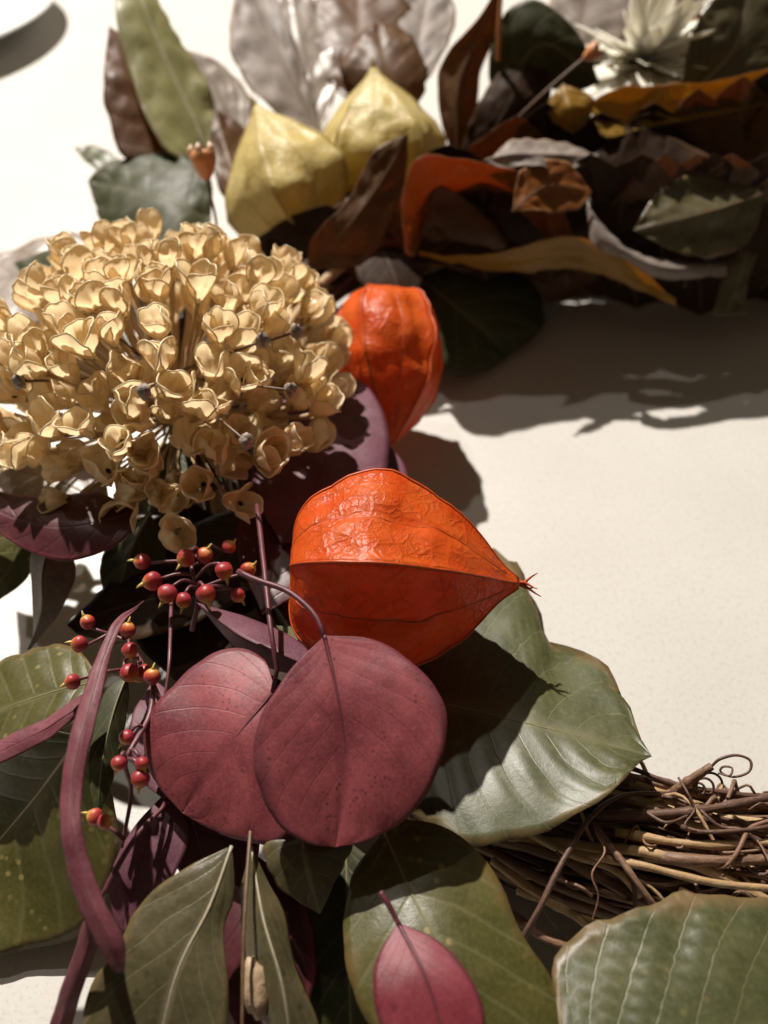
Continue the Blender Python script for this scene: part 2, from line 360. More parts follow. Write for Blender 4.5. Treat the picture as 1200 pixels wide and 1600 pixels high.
def lantern(name, label, b, tp, radius, roll, kind, seed, rows=40, cols=16, tips=True, prof=None, wob=0.09, flat=0.55, squash=1.0, sag=(0, 0), stalk=None, group=None):
    """an inflated five-ribbed husk: one panel between each two ribs"""
    B, T = P(*b), P(*tp); ax = T-B; Ln = ax.length; ax.normalize()
    mid = (B+T)*0.5; e1 = (EYE-mid); e1 = (e1-ax*e1.dot(ax)).normalized(); e2 = ax.cross(e1)
    prof = prof or [(0.09, 0.10), (0.015, 0.34), (0.0, 0.56), (0.045, 0.76), (0.17, 0.95), (0.32, 1.0), (0.50, 0.89), (0.68, 0.63), (0.83, 0.34), (0.93, 0.14), (1.0, 0.045)]
    pv = spl([Vector((a, r, 0)) for a, r in prof], lin(rows))
    def pt(i, th, crest=0.0):
        a, r = pv[i].x, max(0.01, pv[i].y)*radius
        x = ((th-roll)/(2*math.pi/5)) % 1.0
        phi = (x-0.5)*2*math.pi/5
        pent = math.cos(math.pi/5)/math.cos(phi)
        f = (1-flat)+flat*pent/0.90
        f += 0.05*math.exp(-(min(x, 1-x)/0.045)**2)*min(1, r/radius*2)          # rib crest
        f -= 0.022*math.exp(-((x-0.5)/0.06)**2)                                # middle vein, a shallow crease
        c, s = math.cos(th), math.sin(th)
        q = Vector((c*r, s*r*squash, a*Ln))
        env = min(1, r/radius*1.4)
        f += wob*env*nz(q, 0.75, seed)+0.45*wob*env*nz(q, 1.9, seed+5)+0.16*wob*env*nz(q, 4.5, seed+9)
        sg = math.sin(math.pi*min(1, max(0, a)))
        return B+ax*(a*Ln)+e1*(c*r*f+sag[0]*sg)+e2*(s*r*squash*f+sag[1]*sg)+ax*(0.04*radius*nz(q, 1.0, seed+2)*env)
    root = thing(name, label, "seed husk", B, group)
    for k in range(5):
        verts, faces, uv = [], [], []
        for i in range(rows):
            for j in range(cols+1):
                verts.append(pt(i, roll+(k+j/cols)*2*math.pi/5)); uv.append((j/cols, i/(rows-1.0)))
        for i in range(rows-1):
            for j in range(cols):
                q = i*(cols+1)+j; faces.append((q, q+1, q+cols+2, q+cols+1))
        pn = mesh("panel", verts, faces, M[kind], root, B, uvs={"UVMap": uv})
        so = pn.modifiers.new("thickness", 'SOLIDIFY'); so.thickness = 0.02*CM; so.offset = 0.0
        midp = [pt(i, roll+(k+0.5+0.035*math.sin(i*0.35+k*2+seed))*2*math.pi/5) for i in range(4, rows-3)]
        tube("vein", midp, 0.026, M[kind+'_rib'], pn, B, 5)
        path = [pt(i, roll+k*2*math.pi/5) for i in range(1, rows)]
        tube("rib", path, [0.042*(0.6+0.4*math.sin(math.pi*i/(len(path)-1.0))) for i in range(len(path))], M[kind+'_rib'], root, B, 6)
        if tips:
            a = roll+k*2*math.pi/5+0.3; o = e1*math.cos(a)+e2*math.sin(a)
            l = 0.55+0.35*random.random(); cr = 0.5+random.random()*0.8
            path = [T-ax*0.12+ax*(l*s*(1-0.25*s*cr))+o*(0.04+0.30*cr*l*s*s)+UPV*(0.05*math.sin(s*5+k)) for s in lin(9)]
            tube("husk_tip", path, [0.050*(1-0.9*s)+0.006 for s in lin(9)], M[kind+'_rib'], root, B, 5)
    if stalk:
        tube("stalk", spl(pts(stalk), lin(14)), 0.07, M['pedicel'], root, B, 7)
    return root

# ------------------------------------------------------------------ the counter
def counter():
    v = [Vector((-90, -40, 0)), Vector((90, -40, 0)), Vector((90, 130, 0)), Vector((-90, 130, 0)),
         Vector((-90, -40, -3)), Vector((90, -40, -3)), Vector((90, 130, -3)), Vector((-90, 130, -3))]
    o = mesh("countertop", v, [(0, 1, 2, 3), (7, 6, 5, 4), (0, 4, 5, 1), (1, 5, 6, 2), (2, 6, 7, 3), (3, 7, 4, 0)], M['counter'], smooth=False)
    o["kind"] = "structure"; o["label"] = "pale speckled stone countertop under the wreath"
counter()

# white plate in the far corner
def plate():
    rim = P(46, 28, 1.9); c = Vector((rim.x-9.2, rim.y+3.0, 0))
    prof = [(0, 0.5), (4.6, 0.5), (5.4, 0.65), (8.6, 1.55), (9.75, 1.9), (9.95, 2.0), (10.0, 1.9), (8.7, 1.25), (5.6, 0.30), (5.2, 0.02), (4.7, 0.02), (4.4, 0.25), (0, 0.28)]
    n = 72; verts, faces = [], []
    for r, z in prof:
        for k in range(n): a = 2*math.pi*k/n; verts.append(c+Vector((r*math.cos(a), r*math.sin(a), z)))
    for i in range(len(prof)-1):
        for k in range(n): a, b = i*n+k, i*n+(k+1) % n; faces.append((a, b, b+n, a+n))
    o = mesh("plate", verts, faces, M['ceramic'], None, c); o.location = c*CM
    tag(o, "white glazed plate cut off by the far left corner", "plate")
plate()

# ------------------------------------------------------------------ vine ring
RC, RR = Vector((10.2, 23.3, 0)), 15.0
def ring_pt(ang, rho, phi, z0=1.85):
    """ang measured from -x through -y (0 = left, 90 = nearest the camera)"""
    o = Vector((-math.cos(ang), -math.sin(ang), 0))
    return RC+o*(RR+rho*math.cos(phi))+Vector((0, 0, z0+rho*math.sin(phi)))
def with_uv(name, path, rad, mat, parent, base, sides=8):
    v, f = tube_geo(path, rad, sides); n = len(path)
    uv = [((i % sides)/sides*0.1, (i//sides)/(n-1.0)) for i in range(len(v))]
    return mesh(name, v, f, mat, parent, base, uvs={"UVMap": uv})
def vine_ring():
    root = thing("vine_ring", "ring of bundled brown vine twigs, bare at lower right", "wreath base", RC)
    rnd = random.Random(5)
    def twig(a0, a1, rho, phi, tw, r, mi, wv=0.12, lift=0.0):
        n = max(26, int(abs(a1-a0)/2.2)); path = []; s = rnd.random()*50; wf = 22 if abs(a1-a0) > 25 else 5
        for i in range(n):
            t = i/(n-1.0); a = math.radians(a0+(a1-a0)*t)
            rh = rho+wv*nz((t*5, s, 0), 1)*1.6; ph = phi+tw*t+0.5*nz((t*3, s, 7), 1)
            p = ring_pt(a, max(0.02, rh), ph); p.z = max(r+0.05, p.z+lift*math.sin(math.pi*t)); path.append(p+Vector((nz((t*wf, s, 5), 1), nz((t*wf, s, 9), 1), nz((t*wf, s, 1), 1)))*0.05)
        rr = [r*(1.0+0.22*nz((i*0.35, s, 2), 1)+(0.35 if rnd.random() < 0.05 else 0))*(1-0.25*i/n)*min(1, (i+1.2)/3.0, (n-i+0.2)/3.0) for i in range(n)]
        return with_uv("twig", path, rr, M['bark'][mi], root, RC, 7)
    for k in range(44):                                        # long strands all the way round
        a0 = rnd.uniform(0, 360); ln = rnd.uniform(110, 230)
        rho = 1.75*math.sqrt(rnd.random()); r = rnd.choice([.10, .12, .15, .18, .22])
        twig(a0, a0+ln, rho, rnd.uniform(0, 6.28), rnd.uniform(-1.5, 1.5), r, rnd.choice([0, 0, 1, 1, 3, 2]))
    for k in range(150):                                        # the bare stretch in view
        a0 = rnd.uniform(38, 80); ln = rnd.uniform(30, 75)
        rho = rnd.uniform(0.5, 1.8); phi = rnd.uniform(-0.4, 3.4)
        twig(a0, a0+ln, rho, phi, rnd.uniform(-0.9, 0.9), rnd.choice([.04, .05, .06, .07, .09, .11, .14, .17]), rnd.choice([0, 0, 1, 1, 3, 3, 2]), 0.16, rnd.uniform(-0.1, 0.25))
    for k in range(34):                                        # thin wayward shoots on top
        a0 = rnd.uniform(62, 102)
        twig(a0, a0+rnd.uniform(5, 17), rnd.uniform(1.75, 2.05), rnd.uniform(0.5, 2.7), rnd.uniform(-2.0, 2.0), rnd.uniform(.025, .06), rnd.choice([0, 1, 2, 3, 3]), 0.3, rnd.uniform(0, 0.2))
    def strand(path, r, mi, name="twig", n=26):
        return with_uv(name, spl([P(x, y, h-0.4) for x, y, h in path], lin(n)), [0.8*r*(1-0.3*s)*(1+0.30*nz((s*9, r*30, mi), 1)) for s in lin(n)], M['bark'][mi], root, RC, 8)
    strand([(815, 1470, 3.6), (840, 1425, 4.2), (880, 1345, 4.6), (925, 1275, 4.6), (975, 1243, 4.3), (1050, 1240, 4.0)], 0.095, 1)
    strand([(925, 1285, 4.0), (960, 1330, 4.4), (1005, 1392, 4.3), (1040, 1440, 3.8)], 0.11, 0)
    strand([(880, 1330, 3.9), (1000, 1352, 4.25), (1120, 1380, 4.25), (1260, 1392, 4.1)], 0.125, 2)
    strand([(930, 1275, 4.1), (1080, 1268, 4.3), (1230, 1240, 4.3)], 0.17, 1)
    strand([(1000, 1335, 3.9), (1100, 1345, 4.2), (1260, 1340, 4.2)], 0.19, 0)
    strand([(960, 1300, 4.0), (1100, 1320, 4.25), (1260, 1312, 4.2)], 0.15, 2)
    strand([(810, 1290, 3.6), (870, 1325, 4.0), (960, 1360, 3.9), (1000, 1400, 3.4)], 0.14, 2)
    strand([(770, 1345, 3.3), (830, 1390, 3.6), (900, 1430, 3.4), (960, 1450, 2.9)], 0.13, 2)
    strand([(810, 1390, 3.1), (880, 1420, 3.5), (930, 1455, 3.2)], 0.16, 2)
    strand([(800, 1430, 2.9), (860, 1470, 3.2), (920, 1485, 3.0)], 0.15, 3)
    strand([(1045, 1245, 3.6), (1070, 1225, 4.1), (1100, 1205, 4.5), (1112, 1197, 4.6)], 0.17, 0)
    strand([(1065, 1292, 4.3), (1100, 1300, 4.5), (1180, 1295, 4.5), (1240, 1280, 4.4)], 0.08, 1)
    strand([(860, 1370, 4.0), (905, 1385, 4.2), (925, 1400, 4.0)], 0.06, 3)
    strand([(1000, 1262, 4.2), (1040, 1285, 4.5), (1080, 1272, 4.3)], 0.05, 1)
    # curled tendrils
    def tendril(c, turns, r0, r1, drift, rad, mi, tilt=0.4, n=60):
        C = P(c[0], c[1], c[2]-0.4); path = []
        for s in lin(n):
            a = 2*math.pi*turns*s; r = r0+(r1-r0)*s
            path.append(C+Vector((r*math.cos(a), r*math.sin(a)*0.5*(1+tilt), r*math.sin(a)*0.8))+Vector(drift)*s)
        with_uv("tendril", path, rad, M['bark'][mi], root, RC, 5)
    strand([(1112, 1197, 4.6), (1125, 1186, 4.8), (1150, 1180, 4.9), (1172, 1188, 4.9), (1170, 1206, 4.8), (1145, 1214, 4.7), (1126, 1206, 4.7), (1130, 1198, 4.8), (1144, 1200, 4.85), (1140, 1212, 4.8), (1122, 1208, 4.7)], 0.042, 1, "tendril", 60)
    tendril((1110, 1225, 4.3), 2.5, .28, .12, (-.2, .1, -.5), .032, 1)
    strand([(1060, 1215, 4.5), (1075, 1240, 4.6), (1085, 1265, 4.5), (1070, 1290, 4.5), (1095, 1300, 4.5)], 0.035, 1, "tendril", 30)
    strand([(870, 1330, 4.3), (880, 1350, 4.5), (860, 1380, 4.5), (850, 1420, 4.2), (870, 1450, 3.8)], 0.035, 1, "tendril", 30)
    strand([(930, 1300, 4.5), (945, 1330, 4.6), (925, 1365, 4.6), (935, 1400, 4.4), (925, 1440, 4.0)], 0.03, 3, "tendril", 30)
vine_ring()

# ------------------------------------------------------------------ leaves near the camera
leaf("green_leaf", "big pleated silvery green leaf with pointed tip between orange husk and vine twigs", "leaf",
     [(590, 1080, 4.30), (690, 890, 3.10), (785, 868, 2.90), (843, 960, 3.20), (858, 1003, 3.40), (925, 1022, 3.60), (970, 1085, 4.00), (998, 1148, 4.30), (1018, 1182, 4.50)],
     [(590, 1080, 4.30), (700, 1102, 4.20), (830, 1132, 4.50), (1018, 1182, 4.50)],
     [(590, 1080, 4.30), (600, 1200, 4.00), (675, 1298, 4.30), (745, 1324, 4.40), (860, 1292, 4.70), (940, 1254, 4.90), (978, 1218, 4.80), (998, 1192, 4.60), (1018, 1182, 4.50)],
     'silver_green', 'rib_olive', veins=9, pleat=0.24, slope=0.36, camber=0.03, jag=0.05, rad=0.05)
leaf("green_leaf", "dark olive green leaf with yellow flecks under the small red leaf", "leaf",
     [(600, 1298, 4.6), (548, 1380, 4.5), (540, 1500, 4.5), (590, 1620, 4.4), (760, 1720, 4.2)],
     [(600, 1298, 4.6), (645, 1400, 4.9), (705, 1520, 4.9), (760, 1720, 4.2)],
     [(600, 1298, 4.6), (645, 1283, 4.7), (722, 1310, 4.8), (785, 1385, 4.6), (806, 1450, 4.5), (860, 1530, 4.4), (905, 1612, 4.2), (860, 1690, 4.2), (760, 1720, 4.2)],
     'green', 'rib_olive', veins=6, pleat=0.05, slope=0.30, camber=0.10, rad=0.04)
leaf("green_leaf", "broad pleated green leaf cut off by the lower right corner", "leaf",
     [(880, 1650, 5.0), (870, 1570, 4.9), (866, 1500, 4.8), (940, 1442, 4.8), (1066, 1390, 4.7), (1112, 1403, 4.6), (1200, 1412, 4.4), (1300, 1440, 4.2), (1380, 1540, 4.0)],
     [(880, 1650, 5.0), (1000, 1650, 5.0), (1200, 1610, 4.7), (1380, 1540, 4.0)],
     [(880, 1650, 5.0), (960, 1740, 4.7), (1150, 1740, 4.5), (1300, 1660, 4.2), (1380, 1540, 4.0)],
     'silver_green', 'rib_olive', veins=8, pleat=0.22, slope=0.42, camber=0.04, jag=0.04, rad=0.05)
leaf("eucalyptus_leaf", "small pointed crimson leaf with short stalk at the bottom edge", "leaf",
     [(622, 1442, 5.7), (592, 1495, 5.7), (583, 1545, 5.7), (597, 1610, 5.6), (640, 1670, 5.5), (700, 1690, 5.4)],
     [(622, 1442, 5.7), (662, 1520, 5.9), (690, 1610, 5.7), (700, 1690, 5.4)],
     [(622, 1442, 5.7), (690, 1475, 5.8), (742, 1540, 5.8), (758, 1600, 5.7), (745, 1650, 5.5), (700, 1690, 5.4)],
     'crimson', 'rib_burg', veins=7, pleat=0.012, camber=0.12, jag=0.004, ripple=0.01, stalk=[(594, 1394, 5.9), (606, 1412, 5.85), (622, 1442, 5.7)], rad=0.05, slope=0.5)
leaf("eucalyptus_leaf", "round burgundy leaf on a curved stalk lying over its twin below the orange husk", "leaf",
     [(507, 993, 7.65), (452, 1050, 7.37), (406, 1128, 6.96), (398, 1200, 6.56), (428, 1280, 6.05), (475, 1315, 5.81), (525, 1324, 5.69)],
     [(507, 993, 7.65), (528, 1090, 7.21), (540, 1190, 6.58), (525, 1324, 5.69)],
     [(507, 993, 7.65), (590, 1002, 7.53), (660, 1050, 7.37), (697, 1112, 7.08), (690, 1190, 6.68), (652, 1262, 6.18), (590, 1307, 5.82), (525, 1324, 5.69)],
     'burgundy', 'rib_burg', veins=7, pleat=0.02, slope=0.5, camber=0.09, jag=0.012, ripple=0.035, rows=44, cols=28,
     stalk=[(372, 893, 7.55), (400, 906, 7.65), (450, 924, 7.75), (490, 958, 7.75), (507, 993, 7.65)], rad=0.055, rib_to=0.6)
leaf("eucalyptus_leaf", "round burgundy leaf on a long stem, half covered by its twin", "leaf",
     [(430, 1078, 6.42), (412, 1030, 6.38), (362, 1014, 6.30), (300, 1045, 6.16), (246, 1105, 5.89), (228, 1155, 5.63), (240, 1215, 5.26), (285, 1270, 5.00)],
     [(430, 1078, 6.42), (370, 1150, 6.14), (320, 1220, 5.56), (285, 1270, 5.00)],
     [(430, 1078, 6.42), (480, 1150, 6.14), (490, 1240, 5.63), (450, 1312, 5.15), (400, 1316, 5.05), (340, 1300, 4.97), (285, 1270, 5.00)],
     'burgundy', 'rib_burg', veins=7, pleat=0.02, slope=0.5, camber=0.08, jag=0.012, ripple=0.035, rows=40, cols=26,
     stalk=[(402, 790, 6.30), (412, 880, 6.90), (424, 990, 7.10), (433, 1045, 6.66), (430, 1078, 6.42)], rad=0.055, rib_to=0.4)
leaf("eucalyptus_leaf", "narrow folded burgundy leaf behind the round burgundy pair", "leaf",
     [(500, 1050, 6.1), (470, 1005, 6.0), (400, 970, 5.8), (308, 942, 5.5)],
     [(500, 1050, 6.1), (430, 1018, 6.3), (370, 990, 6.1), (308, 942, 5.5)],
     [(500, 1050, 6.1), (440, 1050, 5.9), (372, 1015, 5.7), (308, 942, 5.5)],
     'purple', 'rib_burg', veins=7, pleat=0.01, camber=0.05, jag=0.005, rad=0.03)
CRUMPLE[0] = 0.06
leaf("strap_leaf", "long burgundy strap leaf curving down across the left side", "leaf",
     [(224, 940, 6.4), (182, 966, 6.8), (153, 1018, 7.0), (117, 1110, 7.2), (93, 1220, 7.1), (91, 1280, 7.0), (105, 1370, 6.7), (142, 1468, 6.3), (176, 1522, 6.0)],
     [(224, 940, 6.4), (188, 970, 6.8), (164, 1020, 7.05), (137, 1112, 7.3), (114, 1215, 7.2), (112, 1290, 7.1), (132, 1390, 6.8), (170, 1470, 6.4), (187, 1520, 6.0)],
     [(224, 940, 6.4), (195, 974, 6.8), (176, 1022, 7.0), (157, 1112, 7.2), (136, 1205, 7.1), (132, 1290, 7.0), (160, 1395, 6.7), (197, 1462, 6.3), (196, 1518, 6.0)],
     'strap', 'rib_burg', veins=5, pleat=0.01, camber=0.05, jag=0.03, ripple=0.05, rad=0.028, rows=50, cols=10, narrow=0.84)
leaf("strap_leaf", "burgundy strap leaf running out past the left edge over the green leaf", "leaf",
     [(150, 1072, 5.6), (110, 1093, 5.5), (60, 1125, 5.2), (-30, 1168, 4.8)], [(140, 1092, 5.7), (100, 1120, 5.6), (55, 1148, 5.3), (-30, 1190, 4.9)],
     [(130, 1112, 5.6), (95, 1143, 5.5), (50, 1172, 5.2), (-30, 1212, 4.8)], 'strap', 'rib_burg', veins=4, pleat=0.01, camber=0.08, jag=0.03, rad=0.028, cols=10, narrow=0.84)
leaf("strap_leaf", "burgundy strap leaf hanging to the bottom edge over the bare counter", "leaf",
     [(135, 1425, 5.8), (112, 1490, 5.2), (90, 1550, 4.6), (66, 1630, 3.8)], [(150, 1432, 5.9), (130, 1500, 5.3), (108, 1560, 4.7), (86, 1635, 3.9)],
     [(168, 1440, 5.8), (148, 1500, 5.2), (128, 1560, 4.6), (106, 1640, 3.8)], 'strap', 'rib_burg', veins=4, pleat=0.01, camber=0.08, jag=0.03, rad=0.028, cols=10, narrow=0.84)
CRUMPLE[0] = 0.03
leaf("green_leaf", "green leaf at the left edge under the berries, its top brightly lit", "leaf",
     [(160, 1062, 4.2), (112, 1010, 3.7), (45, 1018, 3.4), (-50, 1060, 2.8)], [(160, 1062, 4.2), (80, 1082, 3.9), (0, 1110, 3.4), (-50, 1140, 2.8)],
     [(160, 1062, 4.2), (110, 1135, 4.0), (40, 1172, 3.6), (-50, 1200, 2.8)], 'green', 'rib_olive', veins=6, pleat=0.07, rad=0.04)
leaf("green_leaf", "large mottled green leaf with pale midrib at the lower left edge", "leaf",
     [(125, 1150, 4.0), (40, 1140, 3.8), (-60, 1220, 1.5), (-110, 1420, 0.5)], [(125, 1150, 4.0), (65, 1232, 2.7), (0, 1312, 1.5), (-110, 1440, 0.5)],
     [(125, 1150, 4.0), (180, 1250, 2.8), (182, 1370, 1.7), (140, 1455, 0.7), (60, 1478, 0.4), (-20, 1492, 0.4), (-110, 1440, 0.5)],
     'green', 'rib_pale', veins=7, pleat=0.06, rad=0.05)
leaf("green_leaf", "slim dark green leaf with a pale edge beside the long strap leaf", "leaf",
     [(200, 1050, 4.9), (160, 1090, 4.8), (138, 1190, 4.6), (150, 1285, 4.2)], [(200, 1050, 4.9), (178, 1110, 4.9), (160, 1190, 4.7), (150, 1285, 4.2)],
     [(200, 1050, 4.9), (200, 1100, 4.6), (182, 1200, 4.4), (150, 1285, 4.2)], 'deep_green', 'rib_olive', veins=6, pleat=0.02, rad=0.03)
leaf("eucalyptus_leaf", "small purple leaf half in shade below the lowest berries", "leaf",
     [(262, 1235, 4.6), (205, 1300, 4.4), (172, 1370, 4.2), (176, 1425, 3.9), (192, 1455, 3.7)], [(262, 1235, 4.6), (225, 1330, 4.4), (192, 1455, 3.7)],
     [(262, 1235, 4.6), (295, 1300, 4.4), (272, 1370, 4.2), (232, 1422, 3.9), (192, 1455, 3.7)], 'purple', 'rib_burg', veins=6, pleat=0.012, jag=0.006, rad=0.035)
leaf("eucalyptus_leaf", "purple leaf with reddish stalk behind the lower berries", "leaf",
     [(262, 1255, 4.9), (215, 1210, 4.7), (205, 1130, 4.5), (240, 1060, 4.2)], [(262, 1255, 4.9), (250, 1160, 4.8), (240, 1060, 4.2)],
     [(262, 1255, 4.9), (300, 1200, 4.7), (290, 1110, 4.5), (240, 1060, 4.2)], 'purple', 'rib_burg', veins=6, pleat=0.012, jag=0.006, rad=0.05,
     stalk=[(160, 1402, 4.6), (186, 1350, 4.9), (220, 1298, 5.1), (262, 1255, 4.9)])
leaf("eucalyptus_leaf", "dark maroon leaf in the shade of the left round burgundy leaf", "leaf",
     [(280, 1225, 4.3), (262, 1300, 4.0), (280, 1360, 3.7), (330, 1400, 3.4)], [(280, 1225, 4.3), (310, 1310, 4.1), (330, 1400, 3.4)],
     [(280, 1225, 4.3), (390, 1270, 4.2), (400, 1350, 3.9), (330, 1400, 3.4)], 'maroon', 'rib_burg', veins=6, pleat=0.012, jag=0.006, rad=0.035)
leaf("olive_leaf", "glossy olive brown leaf with pale forked midrib at the bottom edge", "leaf",
     [(362, 1322, 5.3), (312, 1345, 5.3), (270, 1370, 5.2), (216, 1420, 5.0), (196, 1470, 4.9), (150, 1530, 4.6), (128, 1610, 4.3), (150, 1690, 4.0), (228, 1720, 3.9)],
     [(362, 1322, 5.3), (328, 1415, 5.2), (275, 1525, 4.9), (228, 1720, 3.9)],
     [(362, 1322, 5.3), (366, 1400, 5.0), (350, 1450, 4.9), (356, 1560, 4.6), (340, 1660, 4.2), (228, 1720, 3.9)],
     'olive_grey', 'rib_pale', veins=5, pleat=0.05, slope=0.45, camber=0.10, jag=0.04, rad=0.04)
leaf("olive_leaf", "narrow dark olive leaf with fine white veins at the bottom edge", "leaf",
     [(393, 1322, 4.9), (376, 1400, 4.6), (385, 1500, 4.4), (402, 1575, 4.2), (462, 1700, 3.8)], [(393, 1322, 4.9), (410, 1430, 5.0), (442, 1545, 4.8), (462, 1700, 3.8)],
     [(393, 1322, 4.9), (422, 1385, 4.7), (446, 1430, 4.6), (462, 1510, 4.4), (484, 1562, 4.3), (505, 1640, 4.0), (462, 1700, 3.8)],
     'olive_grey', 'rib_pale', veins=5, pleat=0.05, slope=0.8, camber=0.05, jag=0.04, rad=0.03)
leaf("olive_leaf", "short grey green leaf folded under the round burgundy leaf", "leaf",
     [(470, 1285, 5.2), (416, 1320, 5.2), (432, 1382, 4.9), (500, 1428, 4.5)], [(470, 1285, 5.2), (478, 1350, 5.3), (500, 1428, 4.5)],
     [(470, 1285, 5.2), (548, 1312, 5.2), (525, 1375, 4.9), (500, 1428, 4.5)], 'olive_grey', 'rib_olive', veins=5, pleat=0.04, camber=-0.06, jag=0.05, rad=0.03)
leaf("eucalyptus_leaf", "dark maroon leaf hidden between the two olive leaves at the bottom", "leaf",
     [(380, 1320, 3.9), (335, 1420, 3.6), (340, 1540, 3.3), (410, 1680, 2.8)], [(380, 1320, 3.9), (400, 1480, 3.7), (410, 1680, 2.8)],
     [(380, 1320, 3.9), (470, 1400, 3.6), (490, 1540, 3.3), (410, 1680, 2.8)], 'maroon', 'rib_burg', veins=6, pleat=0.012, rad=0.035)
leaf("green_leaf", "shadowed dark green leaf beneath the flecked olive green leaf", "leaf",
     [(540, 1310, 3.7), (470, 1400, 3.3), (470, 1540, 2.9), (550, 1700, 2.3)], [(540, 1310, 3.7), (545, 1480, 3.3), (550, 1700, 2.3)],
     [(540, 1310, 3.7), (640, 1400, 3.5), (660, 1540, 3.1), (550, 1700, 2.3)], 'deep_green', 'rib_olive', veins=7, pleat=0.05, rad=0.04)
leaf("green_leaf", "small pale grey green leaf peeking between husk and burgundy leaves", "leaf",
     [(510, 1030, 5.6), (480, 985, 5.4), (432, 978, 5.0)], [(510, 1030, 5.6), (470, 1004, 5.6), (432, 978, 5.0)], [(510, 1030, 5.6), (465, 1026, 5.4), (432, 978, 5.0)],
     'silver_green', 'rib_olive', veins=4, pleat=0.02, rad=0.025, rows=20, cols=10)
# left edge
leaf("eucalyptus_leaf", "dark maroon oval leaf with pink rim under the seed head at left", "leaf",
     [(215, 800, 5.6), (150, 772, 5.4), (60, 778, 5.2), (-50, 758, 4.9)], [(215, 800, 5.6), (110, 822, 5.6), (30, 812, 5.3), (-50, 775, 4.9)],
     [(215, 800, 5.6), (188, 850, 5.4), (110, 877, 5.2), (50, 864, 5.1), (0, 834, 5.0), (-50, 790, 4.9)], 'maroon', 'rib_burg', veins=6, pleat=0.01, jag=0.006, rad=0.03)
leaf("brown_leaf", "olive brown leaf with a bright lit patch below the seed head at the left edge", "leaf",
     [(175, 795, 4.7), (150, 725, 4.5), (60, 698, 4.4), (-50, 690, 4.2)], [(175, 795, 4.7), (80, 748, 4.7), (-50, 725, 4.3)],
     [(175, 795, 4.7), (100, 806, 4.5), (0, 785, 4.4), (-50, 765, 4.2)], 'tan_silver', 'rib_brown', veins=6, pleat=0.04, jag=0.04, rad=0.03)
leaf("dry_leaf", "curled dry grey leaf with tan edge hanging over the counter at left", "leaf",
     [(78, 840, 4.6), (48, 870, 4.2), (50, 935, 3.5), (52, 995, 2.6), (36, 1032, 2.0)], [(78, 840, 4.6), (66, 900, 4.5), (64, 960, 3.5), (36, 1032, 2.0)],
     [(78, 840, 4.6), (112, 868, 4.3), (116, 905, 3.8), (95, 955, 3.0), (70, 988, 2.5), (36, 1032, 2.0)], 'grey', 'rib_brown', veins=5, pleat=0.03, camber=-0.1, jag=0.03, rad=0.03)
leaf("green_leaf", "olive leaf tip at the left edge under the maroon leaf", "leaf",
     [(40, 800, 4.0), (-20, 850, 3.4), (-40, 940, 2.5)], [(40, 800, 4.0), (20, 880, 3.4), (-40, 960, 2.5)], [(40, 800, 4.0), (52, 862, 3.6), (42, 905, 3.1), (0, 938, 2.8), (-40, 970, 2.4)],
     'green', 'rib_olive', veins=5, pleat=0.04, rad=0.03)
leaf("green_leaf", "very dark green curled leaf left of the red berry cluster", "leaf",
     [(235, 800, 4.4), (180, 830, 4.2), (155, 890, 3.8), (172, 965, 3.0)], [(235, 800, 4.4), (205, 860, 4.4), (172, 965, 3.0)], [(235, 800, 4.4), (260, 860, 4.2), (240, 930, 3.6), (172, 965, 3.0)],
     'deep_green', 'rib_olive', veins=5, pleat=0.05, camber=-0.15, rad=0.03)
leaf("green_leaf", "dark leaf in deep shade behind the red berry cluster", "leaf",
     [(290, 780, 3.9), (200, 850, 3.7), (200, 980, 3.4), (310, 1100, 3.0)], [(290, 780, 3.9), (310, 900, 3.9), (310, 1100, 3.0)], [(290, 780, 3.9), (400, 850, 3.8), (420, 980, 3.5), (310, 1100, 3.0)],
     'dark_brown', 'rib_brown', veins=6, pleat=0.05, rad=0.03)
leaf("eucalyptus_leaf", "maroon leaf shaded between the seed head and the large orange husk", "leaf",
     [(410, 960, 4.3), (370, 860, 4.2), (390, 760, 4.0), (470, 690, 3.7)], [(410, 960, 4.3), (440, 830, 4.4), (470, 690, 3.7)], [(410, 960, 4.3), (510, 900, 4.2), (540, 790, 4.0), (470, 690, 3.7)],
     'maroon', 'rib_burg', veins=6, pleat=0.012, rad=0.03)
leaf("eucalyptus_leaf", "round dusty purple leaf right of the seed head below the far orange husk", "leaf",
     [(440, 850, 4.6), (395, 760, 4.7), (425, 650, 4.6), (490, 595, 4.4), (542, 586, 4.2)], [(440, 850, 4.6), (500, 740, 4.8), (542, 586, 4.2)],
     [(440, 850, 4.6), (545, 828, 4.6), (600, 752, 4.5), (606, 672, 4.4), (580, 612, 4.3), (542, 586, 4.2)], 'purple', 'rib_burg', veins=6, pleat=0.012, jag=0.006, rad=0.035, rows=40)
leaf("eucalyptus_leaf", "purple leaf edge peeking between the two orange husks", "leaf",
     [(510, 850, 3.6), (480, 780, 3.7), (520, 700, 3.6), (604, 694, 3.4)], [(510, 850, 3.6), (560, 775, 3.8), (604, 694, 3.4)], [(510, 850, 3.6), (600, 825, 3.6), (637, 770, 3.5), (632, 728, 3.4), (604, 694, 3.4)],
     'purple', 'rib_burg', veins=6, pleat=0.012, jag=0.006, rad=0.03)

